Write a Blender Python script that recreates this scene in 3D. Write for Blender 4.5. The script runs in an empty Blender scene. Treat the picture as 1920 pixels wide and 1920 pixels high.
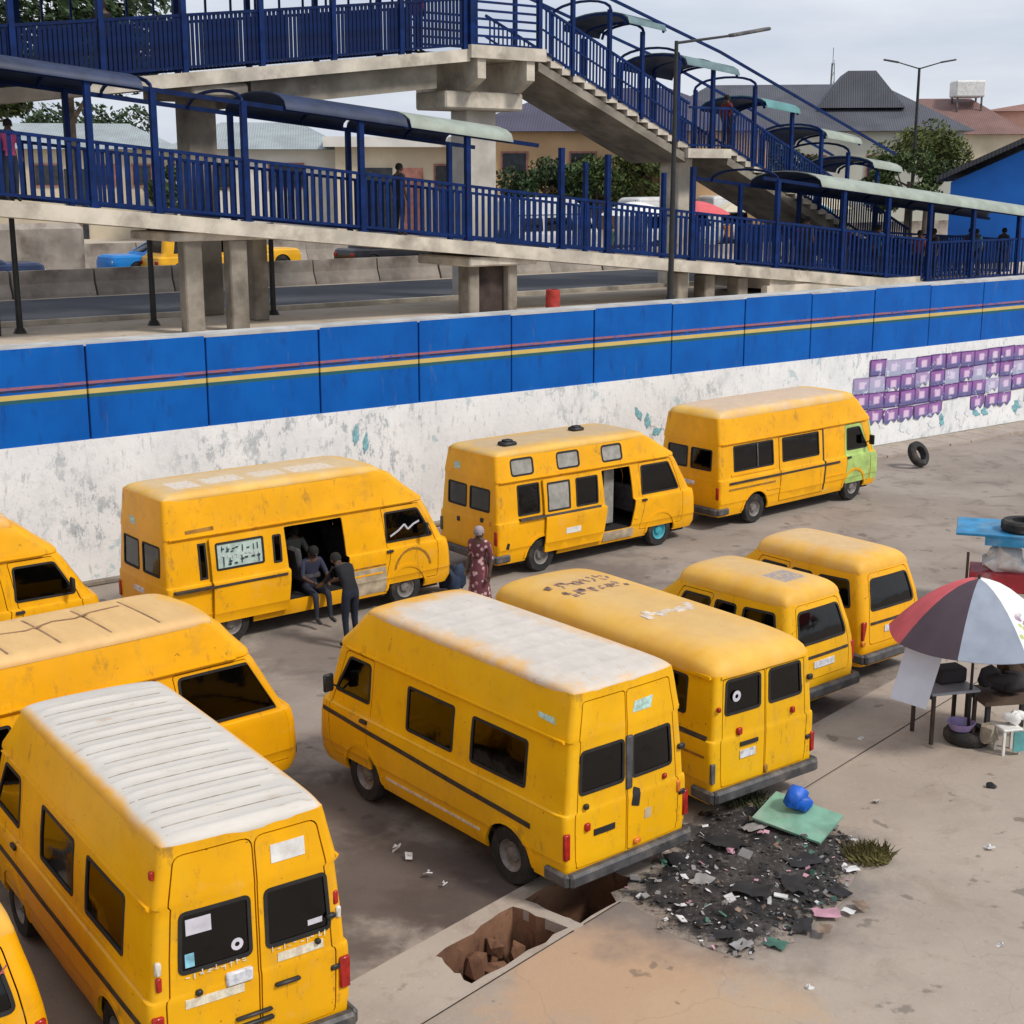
import bpy, bmesh, math, random
import numpy as np
from mathutils import Vector, Matrix, noise as mnoise
from mathutils.geometry import delaunay_2d_cdt
random.seed(7)
R = math.radians
scene = bpy.context.scene
COL = scene.collection

# ---------------------------------------------------------------- camera
cam_d = bpy.data.cameras.new('camera')
cam = bpy.data.objects.new('camera', cam_d); COL.objects.link(cam)
cam_d.sensor_width = 36.0; cam_d.lens = 36.0 * 2700 / 1920
cam_d.clip_start = 0.1; cam_d.clip_end = 3000
cam.location = (0, 0, 7.7); cam.rotation_euler = (R(90 - 13.0), 0, 0)
scene.camera = cam

# ---------------------------------------------------------------- sky and sun
SUN_DIR = Vector((0.80, -0.46, 1.02)).normalized()
world = bpy.data.worlds.new('World'); scene.world = world; world.use_nodes = True
wn, wl = world.node_tree.nodes, world.node_tree.links
wn.clear()
w_out = wn.new('ShaderNodeOutputWorld'); w_bg = wn.new('ShaderNodeBackground')
w_bg.inputs['Strength'].default_value = 0.10
sky = wn.new('ShaderNodeTexSky'); sky.sky_type = 'NISHITA'; sky.sun_disc = False
sky.sun_elevation = math.asin(SUN_DIR.z); sky.sun_rotation = math.atan2(SUN_DIR.x, SUN_DIR.y)
sky.air_density = 1.0; sky.dust_density = 3.0; sky.ozone_density = 1.0
w_tc = wn.new('ShaderNodeTexCoord'); w_mp = wn.new('ShaderNodeMapping')
w_mp.inputs['Scale'].default_value = (1.6, 1.6, 7.0); w_mp.inputs['Location'].default_value = (0.6, 0.2, 0.1)
w_nz = wn.new('ShaderNodeTexNoise'); w_nz.inputs['Scale'].default_value = 1.7
w_nz.inputs['Detail'].default_value = 6; w_nz.inputs['Roughness'].default_value = 0.52
w_rp = wn.new('ShaderNodeValToRGB')
w_rp.color_ramp.elements[0].position = 0.34; w_rp.color_ramp.elements[0].color = (4.7, 5.3, 6.55, 1)
w_rp.color_ramp.elements[1].position = 0.66; w_rp.color_ramp.elements[1].color = (7.9, 8.2, 8.7, 1)
w_mx = wn.new('ShaderNodeMix'); w_mx.data_type = 'RGBA'; w_mx.inputs[0].default_value = 0.88
wl.new(w_tc.outputs['Generated'], w_mp.inputs['Vector']); wl.new(w_mp.outputs['Vector'], w_nz.inputs['Vector'])
wl.new(w_nz.outputs['Fac'], w_rp.inputs['Fac'])
wl.new(sky.outputs['Color'], w_mx.inputs[6]); wl.new(w_rp.outputs['Color'], w_mx.inputs[7])
wl.new(w_mx.outputs[2], w_bg.inputs['Color']); wl.new(w_bg.outputs['Background'], w_out.inputs['Surface'])
sun_d = bpy.data.lights.new('sun', 'SUN'); sun_d.energy = 2.2; sun_d.angle = R(10); sun_d.color = (1.0, 0.95, 0.88)
sun = bpy.data.objects.new('sun', sun_d); COL.objects.link(sun); sun.location = (30, -20, 50)
sun.rotation_euler = SUN_DIR.to_track_quat('Z', 'Y').to_euler()
scene.view_settings.view_transform = 'Standard'; scene.view_settings.look = 'None'
scene.view_settings.exposure = 0.22; scene.view_settings.gamma = 1.0
scene.view_settings.use_curve_mapping = False

# ---------------------------------------------------------------- object helpers
def tag(o, label=None, cat=None, group=None, kind=None):
    if label: o['label'] = label
    if cat: o['category'] = cat
    if group: o['group'] = group
    if kind: o['kind'] = kind
    return o
def empty(name, loc=(0, 0, 0), rz=0, label=None, cat=None, group=None):
    o = bpy.data.objects.new(name, None); COL.objects.link(o)
    o.empty_display_size = 0.2
    o.location = loc; o.rotation_euler = (0, 0, rz)
    return tag(o, label, cat, group)
def link(name, me, parent=None, loc=None, rot=None):
    o = bpy.data.objects.new(name, me); COL.objects.link(o)
    if parent is not None: o.parent = parent
    if loc is not None: o.location = loc
    if rot is not None: o.rotation_euler = rot
    return o
class MB:
    """collects shapes into one mesh"""
    def __init__(s): s.v = []; s.f = []; s.m = []
    def add(s, vs, fs, mi=0):
        n = len(s.v); s.v += [tuple(v) for v in vs]
        s.f += [tuple(i + n for i in f) for f in fs]; s.m += [mi] * len(fs); return s
    def box(s, c, d, rz=0, M=None, mi=0, ch=0.0):
        x, y, z = d[0] / 2, d[1] / 2, d[2] / 2
        if ch > 0:
            c_ = min(ch, x * .9, y * .9, z * .9)
            vs = []
            for sx in (-1, 1):
                for sy in (-1, 1):
                    for sz in (-1, 1):
                        vs += [(sx * (x - c_), sy * (y - c_), sz * z), (sx * (x - c_), sy * y, sz * (z - c_)), (sx * x, sy * (y - c_), sz * (z - c_))]
            bm = bmesh.new()
            for v in vs: bm.verts.new(v)
            r = bmesh.ops.convex_hull(bm, input=bm.verts); bm.verts.index_update()
            vs = [v.co.copy() for v in bm.verts]; fs = [[v.index for v in f.verts] for f in bm.faces]; bm.free()
        else:
            vs = [Vector((a * x, b * y, e * z)) for a in (-1, 1) for b in (-1, 1) for e in (-1, 1)]
            fs = [(0, 1, 3, 2), (4, 6, 7, 5), (0, 4, 5, 1), (2, 3, 7, 6), (0, 2, 6, 4), (1, 5, 7, 3)]
        T = Matrix.Translation(c) @ (M if M is not None else Matrix.Rotation(rz, 4, 'Z'))
        return s.add([T @ Vector(v) for v in vs], fs, mi)
    def tube(s, p0, p1, r0, r1=None, n=8, mi=0, cap=True):
        p0, p1 = Vector(p0), Vector(p1); r1 = r0 if r1 is None else r1
        d = (p1 - p0).normalized(); a = d.orthogonal().normalized(); b = d.cross(a)
        vs = []; 
        for p, r in ((p0, r0), (p1, r1)):
            for i in range(n):
                t = 2 * math.pi * i / n; vs.append(p + a * math.cos(t) * r + b * math.sin(t) * r)
        fs = [(i, (i + 1) % n, n + (i + 1) % n, n + i) for i in range(n)]
        if cap: fs += [tuple(range(n - 1, -1, -1)), tuple(range(n, 2 * n))]
        return s.add(vs, fs, mi)
    def bar(s, p0, p1, w, h, up=(0, 0, 1), mi=0):
        p0, p1 = Vector(p0), Vector(p1); d = (p1 - p0).normalized(); u = Vector(up)
        side = d.cross(u).normalized(); u = side.cross(d).normalized()
        vs = [p + side * a * w / 2 + u * b * h / 2 for p in (p0, p1) for a, b in ((-1, -1), (1, -1), (1, 1), (-1, 1))]
        return s.add(vs, [(0, 1, 2, 3), (7, 6, 5, 4), (0, 4, 5, 1), (1, 5, 6, 2), (2, 6, 7, 3), (3, 7, 4, 0)], mi)
    def lathe(s, prof, n=20, axis='Z', c=(0, 0, 0), mi=0, closed=False):
        vs = []; m = len(prof)
        for i in range(n):
            t = 2 * math.pi * i / n
            for r, h in prof:
                a, b = r * math.cos(t), r * math.sin(t)
                p = (a, b, h) if axis == 'Z' else ((a, h, b) if axis == 'Y' else (h, a, b))
                vs.append((p[0] + c[0], p[1] + c[1], p[2] + c[2]))
        fs = []
        for i in range(n):
            j = (i + 1) % n
            for k in range(m if closed else m - 1):
                k2 = (k + 1) % m
                fs.append((i * m + k, j * m + k, j * m + k2, i * m + k2))
        return s.add(vs, fs, mi)
    def prism(s, poly, z0, z1, mi=0):
        n = len(poly); vs = [(x, y, z0) for x, y in poly] + [(x, y, z1) for x, y in poly]
        fs = [tuple(range(n - 1, -1, -1)), tuple(range(n, 2 * n))] + [(i, (i + 1) % n, n + (i + 1) % n, n + i) for i in range(n)]
        return s.add(vs, fs, mi)
    def mesh(s, name, mats, smooth=None):
        me = bpy.data.meshes.new(name); me.from_pydata(s.v, [], s.f)
        if not isinstance(mats, (list, tuple)): mats = [mats]
        for m in mats: me.materials.append(m)
        if len(mats) > 1: me.polygons.foreach_set('material_index', s.m)
        bm = bmesh.new(); bm.from_mesh(me); bmesh.ops.recalc_face_normals(bm, faces=bm.faces); bm.to_mesh(me); bm.free()
        if smooth:
            me.polygons.foreach_set('use_smooth', [True] * len(me.polygons)); me.set_sharp_from_angle(angle=R(smooth))
        me.update(); return me
    def obj(s, name, mats, parent=None, smooth=None, loc=None, rot=None):
        return link(name, s.mesh(name, mats, smooth), parent, loc, rot)

# ---------------------------------------------------------------- materials
class NT:
    def __init__(s, name):
        s.m = bpy.data.materials.new(name); s.m.use_nodes = True; s.t = s.m.node_tree; s.n = s.t.nodes; s.l = s.t.links
        s.b = s.n['Principled BSDF']; s.tc = s.n.new('ShaderNodeTexCoord'); s.co = s.tc.outputs['Object']
        s._oi = None
    def rnd(s):
        if s._oi is None: s._oi = s.n.new('ShaderNodeObjectInfo')
        return s._oi.outputs['Random']
    def noise(s, scale, detail=4, rough=.55, stretch=None, co=None, dist=0.0, seed=0.0):
        t = s.n.new('ShaderNodeTexNoise'); t.inputs['Scale'].default_value = scale; t.inputs['Detail'].default_value = detail
        t.inputs['Roughness'].default_value = rough; t.inputs['Distortion'].default_value = dist
        mp = s.n.new('ShaderNodeMapping'); mp.inputs['Scale'].default_value = stretch or (1, 1, 1); mp.inputs['Location'].default_value = (seed, seed * 1.7, seed * .6)
        s.l.new(co or s.co, mp.inputs['Vector']); s.l.new(mp.outputs['Vector'], t.inputs['Vector']); return t.outputs['Fac']
    def ramp(s, fac, stops):
        r = s.n.new('ShaderNodeValToRGB'); e = r.color_ramp.elements
        while len(e) > 1: e.remove(e[-1])
        e[0].position = stops[0][0]; e[0].color = stops[0][1] if len(stops[0][1]) == 4 else (*stops[0][1], 1)
        for p, c in stops[1:]:
            k = e.new(p); k.color = c if len(c) == 4 else (*c, 1)
        s.l.new(fac, r.inputs['Fac']); return r.outputs['Color']
    def step(s, fac, a, b):
        mr = s.n.new('ShaderNodeMapRange'); mr.inputs['From Min'].default_value = a; mr.inputs['From Max'].default_value = b
        mr.interpolation_type = 'SMOOTHSTEP'
        s.l.new(fac, mr.inputs['Value']); return mr.outputs['Result']
    def mix(s, fac, a, b):
        m = s.n.new('ShaderNodeMix'); m.data_type = 'RGBA'
        for k, v in ((0, fac), (6, a), (7, b)):
            if isinstance(v, (int, float)): m.inputs[k].default_value = v
            elif isinstance(v, (tuple, list)): m.inputs[k].default_value = (*v[:3], 1)
            else: s.l.new(v, m.inputs[k])
        return m.outputs[2]
    def math(s, op, a, b=None):
        m = s.n.new('ShaderNodeMath'); m.operation = op
        for k, v in ((0, a), (1, b)):
            if v is None: continue
            if isinstance(v, (int, float)): m.inputs[k].default_value = v
            else: s.l.new(v, m.inputs[k])
        return m.outputs[0]
    def sep(s, co=None):
        x = s.n.new('ShaderNodeSeparateXYZ'); s.l.new(co or s.co, x.inputs[0]); return x.outputs
    def set(s, col=None, rough=None, bump=None, bs=.2, bd=.02, metal=None, spec=None, emit=None):
        if col is not None:
            if isinstance(col, tuple): s.b.inputs['Base Color'].default_value = (*col[:3], 1)
            else: s.l.new(col, s.b.inputs['Base Color'])
        if rough is not None:
            if isinstance(rough, (int, float)): s.b.inputs['Roughness'].default_value = rough
            else: s.l.new(rough, s.b.inputs['Roughness'])
        if metal is not None: s.b.inputs['Metallic'].default_value = metal
        if spec is not None: s.b.inputs['Specular IOR Level'].default_value = spec
        if bump is not None:
            b = s.n.new('ShaderNodeBump'); b.inputs['Strength'].default_value = bs; b.inputs['Distance'].default_value = bd
            s.l.new(bump, b.inputs['Height']); s.l.new(b.outputs['Normal'], s.b.inputs['Normal'])
        return s.m
def plain(name, col, rough=.6, var=.18, scale=4.0, metal=0, spec=.4, bs=.15, bd=.01, dirt=None):
    t = NT(name); n = t.noise(scale, 5)
    c = t.mix(t.step(n, .3, .7), tuple(x * (1 - var) for x in col), tuple(min(1, x * (1 + var)) for x in col))
    if dirt: c = t.mix(t.math('MULTIPLY', t.step(t.noise(scale * .6, 6, .65, seed=5), .48, .72), dirt[1]), c, dirt[0])
    return t.set(c, rough, n, bs, bd, metal, spec)
def yellow_paint(name, tint=(1, 1, 1), dirt=.5):
    t = NT(name); dirt *= 1.3
    base = (.82 * tint[0], .405 * tint[1], .002 * tint[2])
    c = t.mix(t.step(t.noise(1.1, 4), .3, .7), tuple(x * .90 for x in base), tuple(min(1, x * 1.06) for x in base))
    # thin dust in vertical streaks
    c = t.mix(t.math('MULTIPLY', t.step(t.noise(2.2, 6, .65, (2.5, 2.5, .7), seed=3), .52, .78), .30 * dirt), c, (.45, .26, .06))
    # grime blotches
    c = t.mix(t.math('MULTIPLY', t.step(t.noise(4.5, 6, .7, (1, 1, .5), seed=8), .58, .72), .60 * dirt), c, (.22, .12, .035))
    # drips of rust running down
    c = t.mix(t.math('MULTIPLY', t.step(t.noise(7, 5, .7, (1, 1, .12), seed=15), .61, .70), .42 * dirt), c, (.26, .12, .03))
    # scuffed, chalky areas
    c = t.mix(t.math('MULTIPLY', t.step(t.noise(1.8, 6, .7, (.6, 1, 1), seed=19), .58, .68), .28 * dirt), c, (.72, .42, .12))
    # broad fingered grime and touched-up paint
    c = t.mix(t.math('MULTIPLY', t.step(t.noise(1.3, 7, .75, (1, 1, 1.4), seed=27), .54, .70), .32 * dirt), c, (.34, .17, .03))
    c = t.mix(t.math('MULTIPLY', t.step(t.noise(.9, 3, .4, seed=37), .60, .62), .30), c, tuple(min(1, v * k_) for v, k_ in zip(base, (1.0, 1.12, 3))))
    # chips and rust flecks
    chip = t.step(t.noise(13, 6, .7, seed=12), .655, .70)
    c = t.mix(t.math('MULTIPLY', chip, .8 * dirt), c, (.10, .035, .015))
    r = t.math('ADD', t.math('MULTIPLY', t.noise(3, 5, .6, seed=4), .35), .22)
    return t.set(c, r, t.noise(1.6, 4, .55, seed=2), .28, .03, 0, .30)
def roof_paint(name, worn, x0, x1, yh, base=(.80, .37, .01), amt=1.0, yc=0.0, patch=None, soft=.25, streak=(1, 1, 1), rag=.9):
    """yellow roof whose paint has gone pale inside a ragged rectangle (van coordinates)"""
    t = NT(name); X, Y, Z = t.sep()
    nz = t.math('MULTIPLY', t.math('SUBTRACT', t.noise(2.6, 6, .65), .5), rag)
    def edge(v): return t.step(t.math('ADD', v, nz), -soft, soft)
    mx = t.math('MULTIPLY', edge(t.math('SUBTRACT', X, x0)), edge(t.math('SUBTRACT', x1, X)))
    my = edge(t.math('SUBTRACT', yh, t.math('ABSOLUTE', t.math('SUBTRACT', Y, yc))))
    m = t.math('MULTIPLY', t.math('MULTIPLY', mx, my), amt)
    b = t.mix(t.step(t.noise(1.4, 5, .6, seed=3), .35, .65), tuple(v * .9 for v in base), (base[0] * .98, base[1] * 1.10, base[2] + .035))
    w = t.mix(t.step(t.noise(5, 6, .7, streak, seed=6), .35, .7), tuple(v * .88 for v in worn), worn)
    w = t.mix(t.math('MULTIPLY', t.step(t.noise(9, 6, .7, streak, seed=9), .58, .7), .45), w, (.40, .24, .13))
    c = t.mix(m, b, w)
    if patch:
        for (px0, px1, py0, py1, pc) in patch:
            q = t.math('MULTIPLY', t.math('MULTIPLY', t.step(X, px0 - .02, px0 + .02), t.step(X, px1 + .02, px1 - .02)),
                       t.math('MULTIPLY', t.step(Y, py0 - .02, py0 + .02), t.step(Y, py1 + .02, py1 - .02)))
            c = t.mix(t.math('MULTIPLY', q, t.step(t.noise(14, 4, .6, seed=px0), .36, .5)), c, pc)
    c = t.mix(t.math('MULTIPLY', t.step(t.noise(20, 4, .7, seed=7), .66, .74), .6), c, (.20, .12, .06))
    return t.set(c, .62, t.noise(6, 5, .6), .15, .01)
def glass_mat(name, tint=(.16, .18, .19), refl=.6):
    m = bpy.data.materials.new(name); m.use_nodes = True; n = m.node_tree.nodes; l = m.node_tree.links; n.clear()
    o = n.new('ShaderNodeOutputMaterial'); mx = n.new('ShaderNodeMixShader'); tr = n.new('ShaderNodeBsdfTransparent'); gl = n.new('ShaderNodeBsdfGlossy')
    fr = n.new('ShaderNodeFresnel'); fr.inputs['IOR'].default_value = 1.45
    tr.inputs['Color'].default_value = (*tint, 1); gl.inputs['Roughness'].default_value = .08; gl.inputs['Color'].default_value = (refl, refl, refl, 1)
    tc = n.new('ShaderNodeTexCoord'); nz = n.new('ShaderNodeTexNoise'); nz.inputs['Scale'].default_value = 2.2; nz.inputs['Detail'].default_value = 3
    bp = n.new('ShaderNodeBump'); bp.inputs['Strength'].default_value = .12; bp.inputs['Distance'].default_value = .05
    l.new(tc.outputs['Object'], nz.inputs['Vector']); l.new(nz.outputs['Fac'], bp.inputs['Height']); l.new(bp.outputs['Normal'], gl.inputs['Normal'])
    ad = n.new('ShaderNodeMath'); ad.operation = 'ADD'; ad.inputs[1].default_value = .012; l.new(fr.outputs[0], ad.inputs[0]); l.new(ad.outputs[0], mx.inputs[0]); l.new(tr.outputs[0], mx.inputs[1]); l.new(gl.outputs[0], mx.inputs[2]); l.new(mx.outputs[0], o.inputs['Surface'])
    return m
MT = {}
MT['glass'] = glass_mat('tinted_glass', (.045, .05, .055), .85)
MT['rubber'] = plain('black_rubber', (.018, .017, .016), .75, .3)
MT['tyre'] = plain('tyre_rubber', (.022, .021, .020), .85, .35, 6, dirt=((.13, .10, .08), .6))
MT['rim'] = plain('steel_rim', (.22, .20, .185), .6, .25, 8, .3, dirt=((.13, .10, .075), .8))
MT['teal_rim'] = plain('teal_rim', (.05, .33, .40), .5, .2, 8, dirt=((.16, .14, .11), .5))
MT['under'] = plain('underbody_black', (.016, .014, .013), .9, .3)
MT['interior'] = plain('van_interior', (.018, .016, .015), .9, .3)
MT['seat'] = plain('seat_cloth', (.06, .055, .06), .9, .3, 8)
MT['bumper'] = plain('dark_bumper', (.075, .075, .078), .55, .35, 5, .2, dirt=((.24, .20, .16), .7))
MT['red_lens'] = plain('red_lens', (.35, .016, .012), .25, .25, 12)
MT['orange_lens'] = plain('orange_lens', (.62, .17, .02), .3, .2, 12)
MT['white_lens'] = plain('white_lens', (.62, .58, .50), .3, .15, 12)
MT['white_paint'] = plain('white_paint', (.70, .69, .66), .55, .12, 6, dirt=((.36, .31, .24), .4))
MT['plate'] = plain('plate_white', (.62, .63, .66), .5, .2, 20, dirt=((.12, .12, .16), .7))
MT['black'] = plain('black_paint', (.02, .02, .02), .5, .3)
MT['bare'] = plain('bare_primer', (.44, .36, .25), .75, .25, 4, dirt=((.17, .12, .08), .7))
MT['sticker'] = plain('pale_sticker', (.42, .60, .53), .5, .25, 20)
# ---------------------------------------------------------------- shells: sheet metal bodies with real openings
def pip(pts, poly):
    """points in polygon, vectorised"""
    x, y = pts[:, 0], pts[:, 1]; inside = np.zeros(len(pts), bool)
    n = len(poly); j = n - 1
    for i in range(n):
        xi, yi = poly[i]; xj, yj = poly[j]
        if yi != yj:
            c = ((yi > y) != (yj > y)) & (x < (xj - xi) * (y - yi) / (yj - yi) + xi)
            inside ^= c
        j = i
    return inside
def offset_poly(pts, d):
    """grow (d>0) or shrink a polygon"""
    n = len(pts); A = sum(pts[i][0] * pts[(i + 1) % n][1] - pts[(i + 1) % n][0] * pts[i][1] for i in range(n))
    sg = 1 if A > 0 else -1; out = []
    for i in range(n):
        p0, p, p1 = Vector(pts[i - 1]), Vector(pts[i]), Vector(pts[(i + 1) % n])
        a = (p - p0).normalized(); b = (p1 - p).normalized()
        na, nb = Vector((a.y, -a.x)) * sg, Vector((b.y, -b.x)) * sg
        m = (na + nb); m = m / max(m.length_squared / 2, .5)
        out.append(tuple(p + m * d))
    return out
def rpoly(pts, r, n=4):
    """round the corners"""
    if r <= 0: return [tuple(p) for p in pts]
    out = []; N_ = len(pts)
    for i in range(N_):
        p0, p, p1 = Vector(pts[i - 1]), Vector(pts[i]), Vector(pts[(i + 1) % N_])
        a, b = (p0 - p), (p1 - p); ra = min(r, a.length * .45, b.length * .45)
        s, e = p + a.normalized() * ra, p + b.normalized() * ra
        for k in range(n + 1):
            t = k / n; out.append(tuple(s * (1 - t) ** 2 + p * 2 * t * (1 - t) + e * t * t))
    return out
def rect(a0, z0, a1, z1): return [(a0, z0), (a1, z0), (a1, z1), (a0, z1)]
class Shell:
    def __init__(s, knots, rr=.10, rf=.2, bow=.10, rbow=.02):
        k = np.array(knots, float); s.kz = k[:, 0]; s.khw = k[:, 1]; s.kxr = k[:, 2]; s.kxf = k[:, 3]
        s.rr, s.rf, s.bow, s.rbow = rr, rf, bow, rbow; s.seed = random.uniform(0, 50)
    def ring(s, z): return (np.interp(z, s.kz, s.khw), np.interp(z, s.kz, s.kxr), np.interp(z, s.kz, s.kxf))
    def uv(s, face, pts):
        out = []
        for a, z in pts:
            hw, xr, xf = s.ring(z)
            if face == 'B': u = .4 + .4 * a / (hw - s.rr)
            elif face == 'L': u = 1 + .8 * (a - xr - s.rr) / (xf - s.rf - xr - s.rr)
            elif face == 'F': u = 2.4 - .4 * a / (hw - s.rf)
            else: u = 3 + .8 * ((xf - s.rf) - a) / (xf - s.rf - xr - s.rr)
            out.append((u, z))
        return out
    def P(s, u, z, off=0.0):
        hw, xr, xf = s.ring(z); rr, rf = s.rr, s.rf
        if u < 0: u += 4
        if u > 4: u -= 4
        k = int(u) if u < 4 else 3; f = u - k
        if u >= 4: k, f = 3, 1.0
        if f <= .8:
            t = f / .8
            if k == 0: x, y, nx, ny = xr, -(hw - rr) + 2 * (hw - rr) * t, -1, 0
            elif k == 1: x, y, nx, ny = xr + rr + (xf - rf - xr - rr) * t, hw, 0, 1
            elif k == 2: x, y, nx, ny = xf, (hw - rf) - 2 * (hw - rf) * t, 1, 0
            else: x, y, nx, ny = xf - rf - (xf - rf - xr - rr) * t, -hw, 0, -1
        else:
            t = (f - .8) / .2 * math.pi / 2; c, q = math.cos(t), math.sin(t)
            if k == 0: nx, ny = -c, q; cx, cy, r = xr + rr, hw - rr, rr
            elif k == 1: nx, ny = q, c; cx, cy, r = xf - rf, hw - rf, rf
            elif k == 2: nx, ny = c, -q; cx, cy, r = xf - rf, -(hw - rf), rf
            else: nx, ny = -q, -c; cx, cy, r = xr + rr, -(hw - rr), rr
            x, y = cx + nx * r, cy + ny * r
        # plan bow of nose and tail
        w = max(0.0, 1 - (y / hw) ** 2)
        fx = min(1, max(0, (x - (xf - .9)) / .9)); bx = min(1, max(0, ((xr + .5) - x) / .5))
        x += s.bow * (w - .0) * fx * fx - s.rbow * w * bx
        # slight side belly and dents
        y *= 1 + .012 * math.sin(max(0, min(1, (x - xr) / (xf - xr))) * math.pi)
        d = mnoise.noise(Vector((x * 1.7 + s.seed, y * 1.7, z * 1.9))) * .007 + mnoise.noise(Vector((x * 5 + s.seed, y * 5, z * 5))) * .0025
        return (x + nx * (off + d), y + ny * (off + d), z)
    def patch(s, outer, holes, off=0.0, th=.02, su=5.0, dmax=.14, us=None, zs=None):
        """returns verts, faces, material flags (0 outside, 1 inside) for the sheet between outline and holes"""
        pts = []; edges = []
        def loop(poly):
            st = len(pts); n = len(poly)
            for i in range(n):
                a, b = poly[i], poly[(i + 1) % n]
                L = math.hypot((b[0] - a[0]) * su, b[1] - a[1]); m = max(1, int(math.ceil(L / dmax)))
                for k in range(m): pts.append((a[0] + (b[0] - a[0]) * k / m, a[1] + (b[1] - a[1]) * k / m))
            e = len(pts)
            for i in range(st, e): edges.append((i, i + 1 if i + 1 < e else st))
        loop(outer)
        for h in holes: loop(h)
        ou = np.array(outer); u0, u1, z0, z1 = ou[:, 0].min(), ou[:, 0].max(), ou[:, 1].min(), ou[:, 1].max()
        if us is None:
            us = []
            for k in range(-1, 5):
                us += [k + .8 * i / 10 for i in range(10)] + [k + .8 + .2 * i / 5 for i in range(5)]
        if zs is None: zs = [z for z in [round(z0 + (z1 - z0) * i / 10, 3) for i in range(11)] if min(abs(z - k) for k in s.kz) > .012]
        g = np.array([(u, z) for u in us for z in zs if u0 < u < u1 and z0 < z < z1])
        if len(g):
            keep = pip(g, outer)
            for h in holes: keep &= ~pip(g, offset_poly_uv(h, .012, su))
            pts += [tuple(p) for p in g[keep]]
        # fold lines of the sheet run as constrained edges so that creases stay straight
        for z in s.kz:
            if z0 + .01 < z < z1 - .01:
                lu = [u0] + [u for u in us if u0 < u < u1] + [u1]; st = len(pts); pts += [(u, float(z)) for u in lu]
                edges += [(st + i, st + i + 1) for i in range(len(lu) - 1)]
        res = delaunay_2d_cdt([Vector((p[0] * su, p[1])) for p in pts], edges, [], 0, 1e-5)
        v2 = np.array([(v.x / su, v.y) for v in res[0]]); fs = np.array([f for f in res[2] if len(f) == 3])
        cen = v2[fs].mean(axis=1); ok = pip(cen, outer)
        for h in holes: ok &= ~pip(cen, h)
        fs = fs[ok]
        n = len(v2); V = [s.P(u, z, off) for u, z in v2]; F = [(int(a), int(c), int(b)) for a, b, c in fs]; mi = [0] * len(F)
        if th > 0:
            V += [s.P(u, z, off - th) for u, z in v2]
            F2 = [(a + n, c + n, b + n) for a, b, c in F]
            cnt = {}
            for f in F:
                for i in range(3):
                    a, b = f[i], f[(i + 1) % 3]; cnt[(a, b)] = 1
            rim = [(a, b) for (a, b) in cnt if (b, a) not in cnt]
            F += F2; mi += [1] * len(F2)
            for a, b in rim:
                if (abs(v2[a][0]) < 1e-4 and abs(v2[b][0]) < 1e-4) or (abs(v2[a][0] - 4) < 1e-4 and abs(v2[b][0] - 4) < 1e-4): continue
                k = len(V); V += [V[a], V[b], V[b + n], V[a + n]]; F.append((k, k + 3, k + 2, k + 1)); mi.append(0)
        return V, F, mi
    def obj(s, name, outer, holes, mats, parent, off=0.0, th=.02, smooth=28, weld=False, **kw):
        V, F, mi = s.patch(outer, holes, off, th, **kw)
        me = bpy.data.meshes.new(name); me.from_pydata(V, [], F)
        for m in (mats if isinstance(mats, (list, tuple)) else [mats]): me.materials.append(m)
        if isinstance(mats, (list, tuple)) and len(mats) > 1: me.polygons.foreach_set('material_index', mi)
        me.polygons.foreach_set('use_smooth', [True] * len(F))
        if weld:
            bm = bmesh.new(); bm.from_mesh(me)
            ve = [v for v in bm.verts if abs(v.co.x) < .6]; bmesh.ops.remove_doubles(bm, verts=[v for v in ve if v.is_boundary], dist=1e-4); bm.to_mesh(me); bm.free()
        me.set_sharp_from_angle(angle=R(smooth)); me.update()
        return link(name, me, parent)
def offset_poly_uv(h, d, su):
    q = offset_poly([(u * su, z) for u, z in h], d); return [(u / su, z) for u, z in q]

# wheel meshes shared by every van
def wheel_mesh(r=.345, w=.21):
    t = MB(); t.lathe([(r * .58, -w / 2), (r * .93, -w / 2), (r, -w / 2 + .035), (r, w / 2 - .035), (r * .93, w / 2), (r * .58, w / 2)], 24, 'Y', closed=True)
    return t.mesh('wheel', MT['tyre'], 40)
def rim_mesh(mat, r=.32, w=.2):
    t = MB(); t.lathe([(r * .6, -w * .46), (r * .55, -w * .40), (r * .48, -w * .18), (r * .30, -w * .14), (r * .26, -w * .34), (r * .12, -w * .38), (0.001, -w * .38)], 20, 'Y')
    t.lathe([(r * .6, w * .46), (r * .55, w * .40), (r * .48, w * .18), (r * .30, w * .14), (r * .26, w * .34), (r * .12, w * .38), (0.001, w * .38)], 20, 'Y')
    for i in range(6):
        a = i * math.pi / 3
        for sg in (-1, 1): t.tube((math.cos(a) * r * .2, sg * w * .36, math.sin(a) * r * .2), (math.cos(a) * r * .2, sg * w * .42, math.sin(a) * r * .2), .013, n=6)
    return t.mesh('rim', mat, 35)
WHEEL = wheel_mesh(); RIM = rim_mesh(MT['rim']); RIM_TEAL = rim_mesh(MT['teal_rim'])

def arch(x, r, zc, z0):
    return [(x - r, z0 - .2)] + [(x + r * math.cos(t), zc + r * math.sin(t)) for t in [math.pi * (1 - i / 12) for i in range(13)]] + [(x + r, z0 - .2)]

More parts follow.
